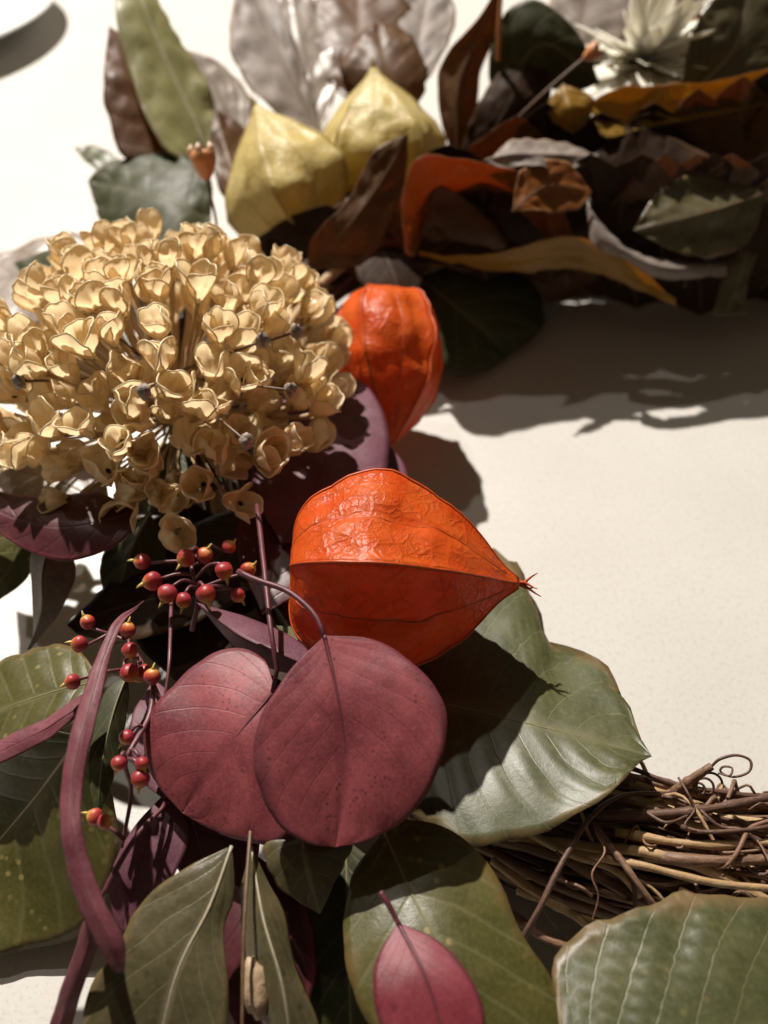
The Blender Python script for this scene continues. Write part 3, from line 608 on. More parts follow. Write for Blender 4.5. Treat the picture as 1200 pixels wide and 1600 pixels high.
# ------------------------------------------------------------------ leaves of the far side
LIFT[0] = lambda h: h if h < 4 else 4+(h-4)*0.74
CRUMPLE[0] = 0.13
leaf("green_leaf", "tall pale olive pleated leaf standing at the top left", "leaf",
     [(330, 262, 3.8), (270, 250, 4.9), (228, 195, 6.2), (203, 115, 8.0), (184, 55, 9.4), (182, -10, 10.8), (200, -60, 11.6)],
     [(330, 262, 3.8), (305, 190, 5.6), (265, 105, 7.8), (225, 10, 10.2), (200, -60, 11.6)],
     [(330, 262, 3.8), (338, 215, 4.8), (335, 165, 5.9), (310, 110, 7.2), (272, 50, 8.8), (235, -20, 10.6), (200, -60, 11.6)],
     'pale_green', 'rib_pale', veins=8, pleat=0.10, slope=0.9, camber=0.12, rad=0.06)
leaf("brown_leaf", "glossy brown curled leaf behind the tall pale olive leaf", "leaf",
     [(290, 270, 3.6), (220, 262, 4.2), (186, 240, 4.8), (164, 175, 6.4), (160, 130, 7.4), (170, 40, 9.4)], [(290, 270, 3.6), (245, 210, 5.2), (215, 130, 7.2), (170, 40, 9.4)],
     [(290, 270, 3.6), (290, 190, 5.2), (250, 100, 7.4), (170, 40, 9.4)], 'brown', 'rib_brown', veins=6, pleat=0.10, camber=0.2, jag=0.05, rad=0.04)
leaf("brown_leaf", "silvery tan pleated leaf right of the tall pale olive leaf", "leaf",
     [(370, 290, 3.4), (320, 210, 4.8), (300, 130, 6.6), (285, 75, 8.0)], [(370, 290, 3.4), (365, 215, 4.6), (335, 135, 6.5), (285, 75, 8.0)],
     [(370, 290, 3.4), (410, 220, 4.6), (392, 155, 5.8), (345, 100, 7.2), (285, 75, 8.0)], 'tan_silver', 'rib_brown', veins=6, pleat=0.11, slope=0.6, camber=0.1, jag=0.04, rad=0.04)
leaf("brown_leaf", "folded brown leaf upright against the left cream husk", "leaf",
     [(390, 350, 2.6), (345, 300, 4.0), (330, 230, 5.3), (335, 170, 6.3)], [(390, 350, 2.6), (372, 290, 4.2), (350, 225, 5.4), (335, 170, 6.3)],
     [(390, 350, 2.6), (396, 280, 4.0), (385, 205, 5.4), (335, 170, 6.3)], 'brown', 'rib_pale', veins=5, pleat=0.06, camber=-0.15, jag=0.04, rad=0.04)
leaf("green_leaf", "small grey green leaf tip over the counter left of the dark green leaf", "leaf",
     [(235, 300, 3.0), (190, 252, 3.4), (150, 228, 3.4), (116, 232, 3.2)], [(235, 300, 3.0), (185, 265, 3.4), (116, 232, 3.2)], [(235, 300, 3.0), (180, 282, 3.2), (140, 258, 3.2), (116, 232, 3.2)],
     'silver_green', 'rib_olive', veins=5, pleat=0.04, rad=0.03)
leaf("green_leaf", "broad dark green leaf behind the seed head at upper left", "leaf",
     [(330, 345, 3.8), (325, 270, 4.6), (238, 240, 4.7), (170, 260, 4.2), (138, 282, 3.7)], [(330, 345, 3.8), (250, 310, 4.5), (138, 282, 3.7)],
     [(330, 345, 3.8), (280, 395, 3.4), (215, 410, 3.0), (172, 370, 3.1), (150, 325, 3.4), (138, 282, 3.7)], 'deep_green', 'rib_olive', veins=6, pleat=0.06, rad=0.04)
leaf("green_leaf", "dark green leaf tip poking out left of the seed head", "leaf",
     [(180, 470, 3.0), (140, 395, 3.4), (80, 390, 3.2), (22, 412, 2.9)], [(180, 470, 3.0), (110, 425, 3.3), (22, 412, 2.9)], [(180, 470, 3.0), (120, 480, 2.8), (55, 450, 2.8), (22, 412, 2.9)],
     'deep_green', 'rib_olive', veins=5, pleat=0.04, rad=0.03)
leaf("brown_leaf", "pinkish tan dry leaf at the left edge above the seed head", "leaf",
     [(180, 440, 2.2), (130, 372, 2.6), (60, 378, 2.5), (-40, 420, 2.0)], [(180, 440, 2.2), (70, 425, 2.4), (-40, 450, 1.9)], [(180, 440, 2.2), (100, 500, 1.8), (0, 520, 1.6), (-40, 480, 1.7)],
     'tan_silver', 'rib_brown', veins=5, pleat=0.06, jag=0.05, rad=0.03)
leaf("brown_leaf", "silver grey dry leaf standing behind the left cream husk", "leaf",
     [(500, 210, 5.4), (420, 170, 6.6), (372, 110, 7.8), (358, 40, 9.2), (380, -60, 11.0)], [(500, 210, 5.4), (440, 90, 8.0), (380, -60, 11.0)], [(500, 210, 5.4), (478, 110, 7.4), (445, 30, 9.3), (420, -40, 10.6), (380, -60, 11.0)],
     'grey', 'rib_brown', veins=5, pleat=0.06, jag=0.05, camber=0.1, rad=0.05)
leaf("brown_leaf", "brown leaf with pale rolled margin at the top between the grey leaves", "leaf",
     [(500, 220, 5.0), (455, 130, 6.9), (430, 50, 8.6), (450, -50, 10.5)], [(500, 220, 5.0), (485, 120, 7.0), (465, 40, 8.7), (450, -50, 10.5)], [(500, 220, 5.0), (525, 130, 6.8), (510, 30, 8.8), (450, -50, 10.5)],
     'tan_silver', 'rib_brown', veins=5, pleat=0.08, jag=0.05, camber=-0.2, rad=0.06)
leaf("brown_leaf", "dull brown leaf at the top edge behind the right cream husk", "leaf",
     [(560, 180, 5.8), (495, 100, 7.2), (490, 10, 9.0), (560, -60, 10.4)], [(560, 180, 5.8), (560, 60, 8.2), (560, -60, 10.4)], [(560, 180, 5.8), (640, 110, 7.0), (640, 10, 9.0), (560, -60, 10.4)],
     'brown', 'rib_brown', veins=6, pleat=0.07, jag=0.04, camber=0.1, rad=0.05)
leaf("brown_leaf", "silver grey leaf at the top edge above the right cream husk", "leaf",
     [(655, 145, 6.4), (615, 90, 7.4), (610, 20, 8.8), (680, -60, 10.4)], [(655, 145, 6.4), (655, 60, 8.1), (680, -60, 10.4)], [(655, 145, 6.4), (692, 90, 7.5), (712, 20, 8.9), (680, -60, 10.4)],
     'grey', 'rib_brown', veins=6, pleat=0.06, jag=0.05, camber=0.1, rad=0.04)
leaf("brown_leaf", "reddish brown leaf with pale pink crest just above the right cream husk", "leaf",
     [(650, 170, 6.0), (560, 150, 6.4), (528, 100, 7.5), (590, 30, 8.9)], [(650, 170, 6.0), (605, 100, 7.9), (590, 30, 8.9)], [(650, 170, 6.0), (668, 120, 7.0), (640, 60, 8.3), (590, 30, 8.9)],
     'brown', 'rib_brown', veins=5, pleat=0.06, jag=0.08, camber=0.2, rad=0.04)
LIFT[0] = lambda h: h+1.4
leaf("brown_leaf", "dark brown pointed leaf in front of the two cream husks", "leaf",
     [(480, 420, 2.6), (488, 370, 3.9), (545, 310, 5.0), (582, 240, 6.2), (638, 208, 6.6)], [(480, 420, 2.6), (550, 345, 4.4), (600, 275, 5.6), (638, 208, 6.6)],
     [(480, 420, 2.6), (570, 410, 3.2), (628, 300, 5.0), (638, 208, 6.6)], 'brown', 'rib_brown', veins=6, pleat=0.06, camber=-0.15, jag=0.04, rad=0.04)
LIFT[0] = None
leaf("brown_leaf", "tall dark brown leaf standing right of the right cream husk", "leaf",
     [(715, 262, 4.0), (690, 190, 5.6), (684, 120, 7.0), (704, 75, 8.0), (750, 25, 9.2), (785, -40, 10.6)], [(715, 262, 4.0), (715, 140, 6.7), (745, 60, 8.4), (785, -40, 10.6)],
     [(715, 262, 4.0), (745, 210, 5.0), (750, 120, 7.0), (775, 50, 8.6), (785, -40, 10.6)], 'brown', 'rib_brown', veins=6, pleat=0.05, camber=-0.2, jag=0.04, rad=0.05)
leaf("green_leaf", "dark olive leaf with glossy highlight arching over at top centre right", "leaf",
     [(800, 190, 5.6), (765, 130, 7.0), (770, 60, 8.4), (800, 8, 9.6), (845, 2, 9.8), (905, 55, 8.8), (938, 130, 7.2)], [(800, 190, 5.6), (815, 100, 7.8), (860, 70, 8.6), (938, 130, 7.2)],
     [(800, 190, 5.6), (850, 140, 6.6), (890, 145, 6.6), (938, 130, 7.2)], 'deep_green', 'rib_olive', veins=6, pleat=0.06, camber=0.2, rad=0.04)
leaf("brown_leaf", "blackish brown leaf standing in shade under the arching olive leaf", "leaf",
     [(715, 262, 4.2), (735, 190, 5.9), (775, 120, 7.3), (828, 78, 8.2)], [(715, 262, 4.2), (785, 180, 6.3), (828, 78, 8.2)], [(715, 262, 4.2), (830, 220, 5.4), (860, 130, 7.1), (828, 78, 8.2)],
     'dark_brown', 'rib_brown', veins=6, pleat=0.05, rad=0.04)
leaf("olive_leaf", "dark olive leaf with fine pale veins at the top right corner", "leaf",
     [(1065, 160, 6.6), (1070, 90, 8.2), (1095, 20, 9.6), (1170, -60, 11.0)], [(1065, 160, 6.6), (1150, 70, 8.6), (1170, -60, 11.0)], [(1065, 160, 6.6), (1180, 130, 7.4), (1270, 50, 8.8), (1170, -60, 11.0)],
     'olive_grey', 'rib_pale', veins=6, pleat=0.05, slope=0.8, rad=0.04)
LIFT[0] = lambda h: h*0.8+1.2
leaf("dry_leaf", "silver grey dry leaf at the top edge left of the ivory flower", "leaf",
     [(900, 130, 6.4), (850, 70, 7.4), (860, 0, 8.8), (930, -60, 10)], [(900, 130, 6.4), (905, 50, 7.9), (930, -60, 10)], [(900, 130, 6.4), (960, 80, 7.2), (985, 10, 8.5), (930, -60, 10)], 'grey', 'rib_brown', veins=6, pleat=0.06, jag=0.06, rad=0.04)
leaf("brown_leaf", "dull brown leaf behind the ivory flower's petals", "leaf",
     [(1040, 140, 6.0), (970, 80, 7.0), (980, 0, 8.6), (1060, -50, 9.6)], [(1040, 140, 6.0), (1040, 50, 7.7), (1060, -50, 9.6)], [(1040, 140, 6.0), (1110, 90, 6.9), (1130, 20, 8.2), (1060, -50, 9.6)], 'brown', 'rib_brown', veins=6, pleat=0.06, jag=0.06, rad=0.04)
LIFT[0] = None
leaf("ochre_leaf", "long ochre leaf margin running to the right edge below the ivory flower", "leaf",
     [(920, 160, 7.6), (960, 140, 8.1), (1030, 130, 8.3), (1120, 126, 8.4), (1260, 90, 9.2)], [(920, 160, 7.6), (1000, 168, 7.5), (1120, 154, 7.7), (1260, 118, 8.5)], [(920, 160, 7.6), (945, 212, 6.9), (1010, 200, 7.0), (1110, 182, 7.3), (1260, 150, 8.0)],
     'ochre', None, veins=8, pleat=0.06, camber=-0.2, jag=0.06)
LIFT[0] = lambda h: h+1.2
leaf("ochre_leaf", "small ochre leaf in shade left of the long ochre margin", "leaf",
     [(880, 130, 7.0), (855, 160, 6.5), (862, 190, 5.9), (895, 210, 5.5)], [(880, 130, 7.0), (890, 170, 6.5), (895, 210, 5.5)], [(880, 130, 7.0), (925, 150, 6.8), (920, 190, 6.0), (895, 210, 5.5)],
     'ochre', None, veins=5, pleat=0.03, jag=0.05, camber=-0.1)
LIFT[0] = lambda h: h+2.3
leaf("dry_leaf", "dark curled leaf with a wavy white margin in the shaded middle of the far side", "leaf",
     [(755, 250, 5.0), (800, 215, 5.3), (860, 212, 5.3), (935, 240, 4.7)], [(755, 250, 5.0), (800, 240, 5.4), (870, 240, 5.3), (935, 245, 4.7)], [(755, 250, 5.0), (790, 262, 5.0), (845, 258, 5.2), (870, 268, 4.9), (900, 260, 4.9), (935, 250, 4.7)],
     'grey', None, veins=6, pleat=0.05, camber=-0.3, jag=0.06)
LIFT[0] = lambda h: h+1.9
leaf("rust_leaf", "rust orange curled leaf arching right of the cream husks", "leaf",
     [(632, 395, 2.9), (634, 310, 4.9), (655, 252, 6.0), (720, 248, 5.9), (800, 266, 5.4), (870, 310, 4.4), (895, 375, 3.0)], [(640, 400, 2.8), (650, 330, 4.0), (690, 285, 4.7), (760, 285, 4.6), (830, 310, 4.0), (880, 385, 2.8)],
     [(650, 400, 2.7), (665, 350, 3.2), (700, 320, 3.5), (760, 310, 3.6), (820, 335, 3.2), (865, 390, 2.6)], 'rust', None, veins=9, pleat=0.06, slope=0.1, camber=-0.1, jag=0.05, ripple=0.06)
leaf("brown_leaf", "dark filler leaf added for the shade inside the rust orange curl", "leaf",  # added dark leaf, its colour carries the shade inside the curl
     [(650, 410, 1.8), (660, 330, 3.1), (740, 290, 3.6), (880, 330, 2.6)], [(650, 410, 1.8), (750, 360, 2.4), (880, 365, 2.1)], [(650, 410, 1.8), (740, 420, 1.5), (840, 410, 1.5), (880, 390, 1.7)],
     'dark_brown', 'rib_brown', veins=6, pleat=0.05, rad=0.03)
leaf("ochre_leaf", "ochre leaf edge curving along the inner rim above the counter", "leaf",
     [(655, 392, 3.0), (760, 402, 2.9), (875, 371, 3.5), (940, 384, 3.1), (1010, 428, 2.2), (1056, 466, 1.3)], [(655, 396, 2.7), (780, 412, 2.5), (885, 392, 2.8), (950, 408, 2.4), (1010, 442, 1.7), (1056, 472, 1.0)],
     [(655, 400, 2.4), (790, 425, 2.0), (900, 422, 2.0), (990, 452, 1.3), (1056, 480, 0.8)], 'ochre', None, veins=9, pleat=0.05, slope=0.1, camber=-0.1, jag=0.10, ripple=0.08)
leaf("dry_leaf", "pale silver grey curled margin catching light over the inner rim", "leaf",
     [(914, 300, 4.4), (935, 345, 3.9), (975, 385, 3.2), (1040, 408, 2.7), (1135, 410, 2.4)], [(918, 306, 4.4), (935, 358, 3.9), (985, 400, 3.2), (1050, 420, 2.7), (1135, 416, 2.4)],
     [(922, 312, 4.2), (925, 382, 3.4), (985, 412, 2.8), (1035, 436, 2.3), (1135, 432, 2.1)], 'grey', None, veins=8, pleat=0.05, slope=0.1, camber=0.25, jag=0.12, ripple=0.06)
leaf("brown_leaf", "large blackish brown leaf in the shaded far side, right of centre", "leaf",
     [(1040, 430, 1.2), (935, 360, 2.4), (915, 260, 4.0), (990, 190, 5.2)], [(1040, 430, 1.2), (1020, 310, 3.2), (990, 190, 5.2)], [(1040, 430, 1.2), (1130, 390, 1.9), (1120, 260, 4.1), (990, 190, 5.2)],
     'dark_brown', 'rib_brown', veins=7, pleat=0.04, rad=0.04)
leaf("olive_leaf", "broad olive leaf with an ochre rim low in the far side near the right edge", "leaf",
     [(1200, 300, 4.4), (1090, 270, 5.0), (1030, 300, 4.6), (990, 360, 3.7)], [(1200, 300, 4.4), (1110, 330, 4.2), (990, 360, 3.7)], [(1200, 300, 4.4), (1170, 380, 3.2), (1080, 400, 3.0), (990, 360, 3.7)], 'olive_grey', 'rib_brown', veins=7, pleat=0.06, camber=-0.25, jag=0.06, rad=0.04)
leaf("rust_leaf", "short rust brown curl between the rust arch and the white margin", "leaf",
     [(800, 330, 4.6), (820, 260, 5.6), (880, 250, 5.6), (925, 300, 4.8)], [(800, 330, 4.6), (855, 290, 5.0), (925, 300, 4.8)], [(800, 330, 4.6), (860, 330, 4.4), (905, 325, 4.4), (925, 300, 4.8)], 'rust', 'rib_brown', veins=6, pleat=0.05, camber=-0.2, jag=0.08, rad=0.03)
LIFT[0] = lambda h: h+1.2
leaf("olive_leaf", "narrow grey olive leaf hanging to the counter near the right edge", "leaf",
     [(1188, 325, 3.6), (1150, 360, 2.9), (1130, 430, 1.7), (1112, 492, 0.5)], [(1188, 325, 3.6), (1165, 400, 2.4), (1150, 455, 1.3), (1130, 495, 0.5)], [(1188, 325, 3.6), (1185, 390, 2.5), (1168, 440, 1.5), (1165, 492, 0.5)],
     'olive_grey', 'rib_olive', veins=6, pleat=0.04, rad=0.03)
LIFT[0] = lambda h: h+0.6
leaf("dry_leaf", "dark grey leaf with a soft sheen at the right edge of the far side", "leaf",
     [(1120, 230, 5.0), (1150, 175, 6.0), (1210, 170, 6.1), (1270, 200, 5.6)], [(1120, 230, 5.0), (1190, 210, 5.5), (1270, 215, 5.4)], [(1120, 230, 5.0), (1180, 260, 4.6), (1230, 255, 4.7), (1270, 230, 5.1)],
     'deep_green', None, veins=6, pleat=0.07, jag=0.05)
LIFT[0] = None
leaf("green_leaf", "dark green leaf with one glossy spot beside the far orange husk", "leaf",
     [(640, 425, 3.0), (720, 405, 2.6), (810, 430, 1.8), (850, 500, 0.7), (790, 560, 0.4)], [(640, 425, 3.0), (700, 470, 2.5), (760, 520, 1.4), (790, 560, 0.4)], [(640, 425, 3.0), (650, 500, 2.2), (690, 580, 1.0), (740, 585, 0.5), (790, 560, 0.4)],
     'deep_green', 'rib_olive', veins=6, pleat=0.05, camber=0.15, rad=0.04)

def standing():  # filler leaves added to block the lamp and make the shadow solid
    rnd = random.Random(77)
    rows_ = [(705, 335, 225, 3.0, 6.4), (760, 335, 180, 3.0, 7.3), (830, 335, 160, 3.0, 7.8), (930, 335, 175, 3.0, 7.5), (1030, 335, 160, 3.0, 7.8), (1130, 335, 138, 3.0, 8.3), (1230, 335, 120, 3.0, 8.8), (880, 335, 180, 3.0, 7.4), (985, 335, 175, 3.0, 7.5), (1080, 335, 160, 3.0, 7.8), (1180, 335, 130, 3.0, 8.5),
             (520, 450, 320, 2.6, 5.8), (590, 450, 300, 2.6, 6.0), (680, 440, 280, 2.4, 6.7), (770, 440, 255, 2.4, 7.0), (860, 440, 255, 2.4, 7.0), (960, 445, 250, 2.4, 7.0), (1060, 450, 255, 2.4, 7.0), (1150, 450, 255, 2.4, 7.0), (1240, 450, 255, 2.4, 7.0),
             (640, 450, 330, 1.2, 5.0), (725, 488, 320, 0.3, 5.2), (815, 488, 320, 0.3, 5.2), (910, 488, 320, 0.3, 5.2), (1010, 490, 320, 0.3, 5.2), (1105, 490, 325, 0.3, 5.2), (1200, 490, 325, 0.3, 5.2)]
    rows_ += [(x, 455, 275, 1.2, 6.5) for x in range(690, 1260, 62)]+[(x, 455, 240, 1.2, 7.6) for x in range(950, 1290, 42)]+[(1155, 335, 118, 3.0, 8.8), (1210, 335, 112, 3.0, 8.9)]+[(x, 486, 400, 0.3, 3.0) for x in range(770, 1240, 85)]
    for i, (x, y0, y1, h0, h1) in enumerate(rows_):
        x += rnd.uniform(-15, 15); y0 += rnd.uniform(-28, 4) if y0 > 470 else 0; dx = rnd.uniform(-35, 35); w_ = rnd.uniform(72, 98)+(18 if y0 > 448 else 0)
        md = [(x, y0, h0), (x+dx*.3, y0*.6+y1*.4, h0*.6+h1*.4), (x+dx, y1, h1)]
        L_ = [(x, y0, h0), (x-w_*.9, y0*.75+y1*.25, h0*.75+h1*.25), (x-w_+dx*.5, y0*.45+y1*.55, h0*.45+h1*.55), (x-w_*.5+dx*.9, y0*.15+y1*.85, h0*.15+h1*.85), (x+dx, y1, h1)]
        R_ = [(x, y0, h0), (x+w_*.9, y0*.75+y1*.25, h0*.75+h1*.25), (x+w_+dx*.5, y0*.45+y1*.55, h0*.45+h1*.55), (x+w_*.5+dx*.9, y0*.15+y1*.85, h0*.15+h1*.85), (x+dx, y1, h1)]
        leaf("filler_leaf", "blackish filler leaf added upright in the far side to block the lamp", "leaf", L_, md, R_, rnd.choice(['dark_brown', 'dark_brown', 'brown']), 'rib_brown', veins=7, pleat=0.06,
             camber=rnd.uniform(-.2, .2), jag=0.06, rows=22, cols=12, rad=0.03, group="blackish filler leaves added to shade the far side")
standing(); CRUMPLE[0] = 0.08
# the dark bulk of the wreath: leaves lying low on the ring under the ones above
def low_leaves():
    rnd = random.Random(21)
    spots = []
    for a in list(range(-150, -20, 9)): spots.append((a+rnd.uniform(-3, 3), rnd.uniform(-0.9, 1.4)))
    for a in list(range(-20, 52, 8)): spots.append((a+rnd.uniform(-3, 3), rnd.uniform(-1.0, 1.2)))
    labs = {'far': "dark dried leaf lying low in the far side of the wreath", 'left': "dark dried leaf lying low in the left side of the wreath"}
    for k, (a, off) in enumerate(spots):
        ar = math.radians(a); side = 'far' if a < -25 else 'left'
        out = Vector((-math.cos(ar), -math.sin(ar), 0)); tg = Vector((math.sin(ar), -math.cos(ar), 0))
        b = RC+out*(RR+off)+Vector((0, 0, 3.9+rnd.uniform(0, 0.7)))
        yaw = rnd.uniform(-1.2, 1.2)*1.0; sgn = 1 if (k % 3 or side == 'left') else -1
        d = (out*math.cos(yaw)*sgn+tg*math.sin(yaw)).normalized(); sd = d.cross(Vector((0, 0, 1)))
        ln = rnd.uniform(3.6, 5.2); wd = rnd.uniform(1.2, 1.7); up = rnd.uniform(0.1, 0.9)
        mid = [b+d*(ln*t)+Vector((0, 0, up*math.sin(t*2.4)-1.1*t*t)) for t in (0, .33, .66, 1)]
        Lp = [mid[0], mid[0].lerp(mid[1], .9)+sd*wd*.8, mid[1].lerp(mid[2], .8)+sd*wd, mid[2].lerp(mid[3], .6)+sd*wd*.55, mid[3]]
        Rp = [mid[0], mid[0].lerp(mid[1], .9)-sd*wd*.8, mid[1].lerp(mid[2], .8)-sd*wd, mid[2].lerp(mid[3], .6)-sd*wd*.55, mid[3]]
        leaf("filler_leaf", labs[side], "leaf", Lp, mid, Rp, rnd.choice(['dark_brown', 'dark_brown', 'deep_green', 'dark_brown']), 'rib_brown', veins=7, pleat=0.06, camber=rnd.uniform(-.15, .15), jag=0.05,  # dark materials only: the leaf shade is put into the colour
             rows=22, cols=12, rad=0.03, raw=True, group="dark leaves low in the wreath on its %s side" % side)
low_leaves()

# ------------------------------------------------------------------ lantern husks
lantern("lantern_husk", "large orange papery lantern husk pointing right over the green leaf", (458, 892, 6.4), (810, 912, 6.1), 2.25, math.radians(-6), 'orange', 3, 56, 22,
        prof=[(0.07, 0.08), (0.01, 0.22), (0.0, 0.38), (0.035, 0.60), (0.13, 0.86), (0.29, 1.03), (0.46, 0.97), (0.67, 0.74), (0.81, 0.46), (0.92, 0.19), (1.0, 0.05)], wob=0.095, flat=0.75)
lantern("lantern_husk", "smaller orange lantern husk tucked right of the seed head", (600, 470, 4.5), (612, 692, 2.4), 1.95, math.radians(20), 'orange', 8, 44, 16, tips=False, wob=0.13,
        prof=[(0.05, 0.10), (0.0, 0.36), (0.01, 0.60), (0.08, 0.82), (0.25, 0.98), (0.45, 1.0), (0.63, 0.84), (0.80, 0.55), (0.92, 0.26), (1.0, 0.05)])
lantern("lantern_husk", "left cream yellow lantern husk with its tip pointing up", (482, 358, 3.9), (399, 166, 7.5), 2.35, math.radians(-14), 'cream', 14, 40, 16, wob=0.10, flat=0.95)
lantern("lantern_husk", "right cream yellow lantern husk standing behind the other", (600, 300, 3.8), (584, 106, 8.0), 2.6, math.radians(34), 'cream', 19, 40, 16, wob=0.10, flat=0.95)
lantern("lantern_husk", "cream yellow lantern husk tip at the right edge", (1300, 395, 2.6), (1180, 375, 3.3), 1.7, math.radians(12), 'cream', 25, 30, 12, tips=False, wob=0.08)

# ------------------------------------------------------------------ round allium seed head
def allium():
    C = P(262, 586, 5.8); Rb = 4.30
    root = thing("allium_seed_head", "round straw coloured allium seed head of many open papery capsules", "seed head", C)
    # one valve: a cupped heart-shaped shell with a thick rim
    def valve_geo(wd, ht, depth, notch, seed):
        rings, n = 5, 20; vs, fs = [Vector((0, 0, 0))], []
        def pt(rho, th):
            s, c = math.sin(th), math.cos(th)
            k = 1-notch*math.exp(-(((th-math.pi/2+math.pi) % (2*math.pi)-math.pi)/0.33)**2)
            z = 0.5+0.5*rho*s*k
            x = rho*c*wd*(0.50+0.50*min(1, z*1.45))
            y = depth*(1-rho**2.2)*(0.45+0.55*min(1, z*1.6))
            y -= 0.42*depth*math.exp(-(x/(0.12*wd))**2)*(1-rho**4)
            y += 0.10*z*z+0.09*nz((x*3, z*3, seed), 1.3)+0.09*rho*rho*math.cos(2*th+seed)
            return Vector((x, y, z*ht))
        vs[0] = pt(0, 0)
        for i in range(1, rings+1):
            for k in range(n): vs.append(pt(i/float(rings), 2*math.pi*k/n))
        for k in range(n): fs.append((0, 1+k, 1+(k+1) % n))
        for i in range(rings-1):
            for k in range(n): q, q2 = 1+i*n+k, 1+i*n+(k+1) % n; fs.append((q, q+n, q2+n, q2))
        rim = [pt(1.0, -math.pi/2+2*math.pi*k/30) for k in range(31)]
        return vs, fs, rim
    variants = []
    for s in range(12):
        rs = random.Random(s)
        vs, fs, rim = valve_geo(0.45+rs.uniform(-.06, .05), 1.02+rs.uniform(-.10, .10), 0.19+rs.uniform(-.05, .07), 0.12+rs.uniform(-.06, .12), s*3.1)
        tv, tf = tube_geo(rim, 0.022, 5)
        o = mesh("valve", vs+tv, fs+[tuple(i+len(vs) for i in q) for q in tf], M['valve']); me = o.data; bpy.data.objects.remove(o)
        me.materials.append(M['valve_rim'])
        for q in range(len(fs), len(me.polygons)): me.polygons[q].material_index = 1
        variants.append(me)
    sv, sf = [], []
    for i in range(7):
        for k in range(8):
            a, b = math.pi*i/6, 2*math.pi*k/8; sv.append(Vector((0.085*math.sin(a)*math.cos(b), 0.07*math.sin(a)*math.sin(b), 0.13*math.cos(a))))
    for i in range(6):
        for k in range(8): sf.append((i*8+k, i*8+(k+1) % 8, i*8+8+(k+1) % 8, i*8+8+k))
    o = mesh("seed", sv, sf, M['seed']); seed_me = o.data; bpy.data.objects.remove(o)
    rnd = random.Random(4)
    axis = Vector((-0.05, 0.50, 0.86)).normalized()
    N = 275; k = 0; dirs = []
    for i in range(N):
        z = 1-2*(i+0.5)/N; r = math.sqrt(1-z*z); a = i*2.399963
        d = Vector((r*math.cos(a), r*math.sin(a), z))+Vector((rnd.uniform(-.10, .10), rnd.uniform(-.10, .10), rnd.uniform(-.10, .10)))
        d.normalize()
        if d.z < -0.46 or (d.z < -0.15 and rnd.random() < 0.45): continue
        dirs.append(d)
    extra = [P(*q) for q in [(200, 792, 5.3), (362, 790, 5.3), (276, 830, 5.0), (142, 722, 6.0), (292, 704, 6.6), (402, 722, 6.1), (486, 650, 6.0), (60, 690, 5.9), (330, 640, 7.3), (225, 655, 7.2)]]
    dirs += [(e-C) for e in extra]
    for d in dirs:
        fixed = d.length > 1.5
        if fixed: pf = C+d; d = d.normalized()
        rad = Rb+rnd.uniform(-0.35, 0.35)-(rnd.uniform(0.6, 1.5) if rnd.random() < 0.36 else 0)
        p = C+Vector((d.x*1.09, d.y*1.14, d.z*0.72))*rad
        if fixed: p = pf
        zax = (d*0.62+axis*0.52+Vector((rnd.uniform(-.2, .2), rnd.uniform(-.2, .2), rnd.uniform(-.2, .2)))).normalized()
        xax = zax.orthogonal().normalized(); yax = zax.cross(xax)
        sp = rnd.uniform(0, 6.28)
        start = C-Vector((0, 0, 1.5))+d*0.25
        path = [start.lerp(p, t)+Vector((0, 0, -0.15))*math.sin(math.pi*t)+Vector((nz(d, 3, t), nz(d, 3, t+9), 0))*0.10*math.sin(math.pi*t) for t in lin(8)]
        path[-1] = p
        fl = tube("floret", path, [0.045]*6+[0.06, 0.10], M['pedicel'], root, C, 6)
        size = rnd.uniform(0.90, 1.18)
        for q in range(3):
            an = sp+q*2*math.pi/3+rnd.uniform(-.12, .12)
            rx = (xax*math.cos(an)+yax*math.sin(an)); ry = zax.cross(rx)       # rx outward
            me = variants[rnd.randrange(len(variants))]
            lean = rnd.uniform(0.04, 0.42)
            Z = (zax*math.cos(lean)+rx*math.sin(lean)).normalized(); Y = (rx*math.cos(lean)-zax*math.sin(lean)).normalized(); X = Y.cross(Z)
            mt = Matrix((X, Y, Z)).transposed().to_4x4()
            sc = size*rnd.uniform(0.92, 1.08)
            ov = link("valve", me, None, fl); ov.matrix_basis = Matrix.Translation((p-C)*CM) @ mt @ Matrix.Scale(sc, 4)
        if rnd.random() < 0.22:
            os_ = link("seed", seed_me, None, fl)
            os_.matrix_basis = Matrix.Translation((p+zax*0.38+xax*0.08-C)*CM) @ mt
    # withered buds on short stalks between the capsules
    for (x, y, h) in [(410, 533, 8.9), (463, 518, 8.5), (47, 465, 7.3), (30, 596, 8.2), (148, 500, 8.7), (225, 382, 7.9), (225, 612, 9.2), (385, 690, 8.6), (455, 610, 8.6)]:
        p = P(x, y, h); d = (p-C).normalized(); vs, fs = [], []
        for i in range(7):
            for q in range(9):
                a, b = math.pi*i/6, 2*math.pi*q/9; v = Vector((math.sin(a)*math.cos(b), math.sin(a)*math.sin(b), 1.35*math.cos(a)))
                vs.append(p+v*(0.17*(1+0.55*nz(v, 2.3, x))))
        for i in range(6):
            for q in range(9): fs.append((i*9+q, i*9+(q+1) % 9, i*9+9+(q+1) % 9, i*9+9+q))
        bd = mesh("withered_bud", vs, fs, M['dry_bud'], root, C)
        tube("stalk", [C.lerp(p, t) for t in lin(5)], 0.04, M['rib_brown'], bd, C, 5)
    tube("stem", spl([C-Vector((0, 0, 0.6)), C-Vector((-0.1, 0.3, 2.0)), C-Vector((-1.3, 1.2, 3.0)), C-Vector((-2.6, 4.0, 3.4))], lin(16)), 0.24, M['pedicel'], root, C, 9)
allium()

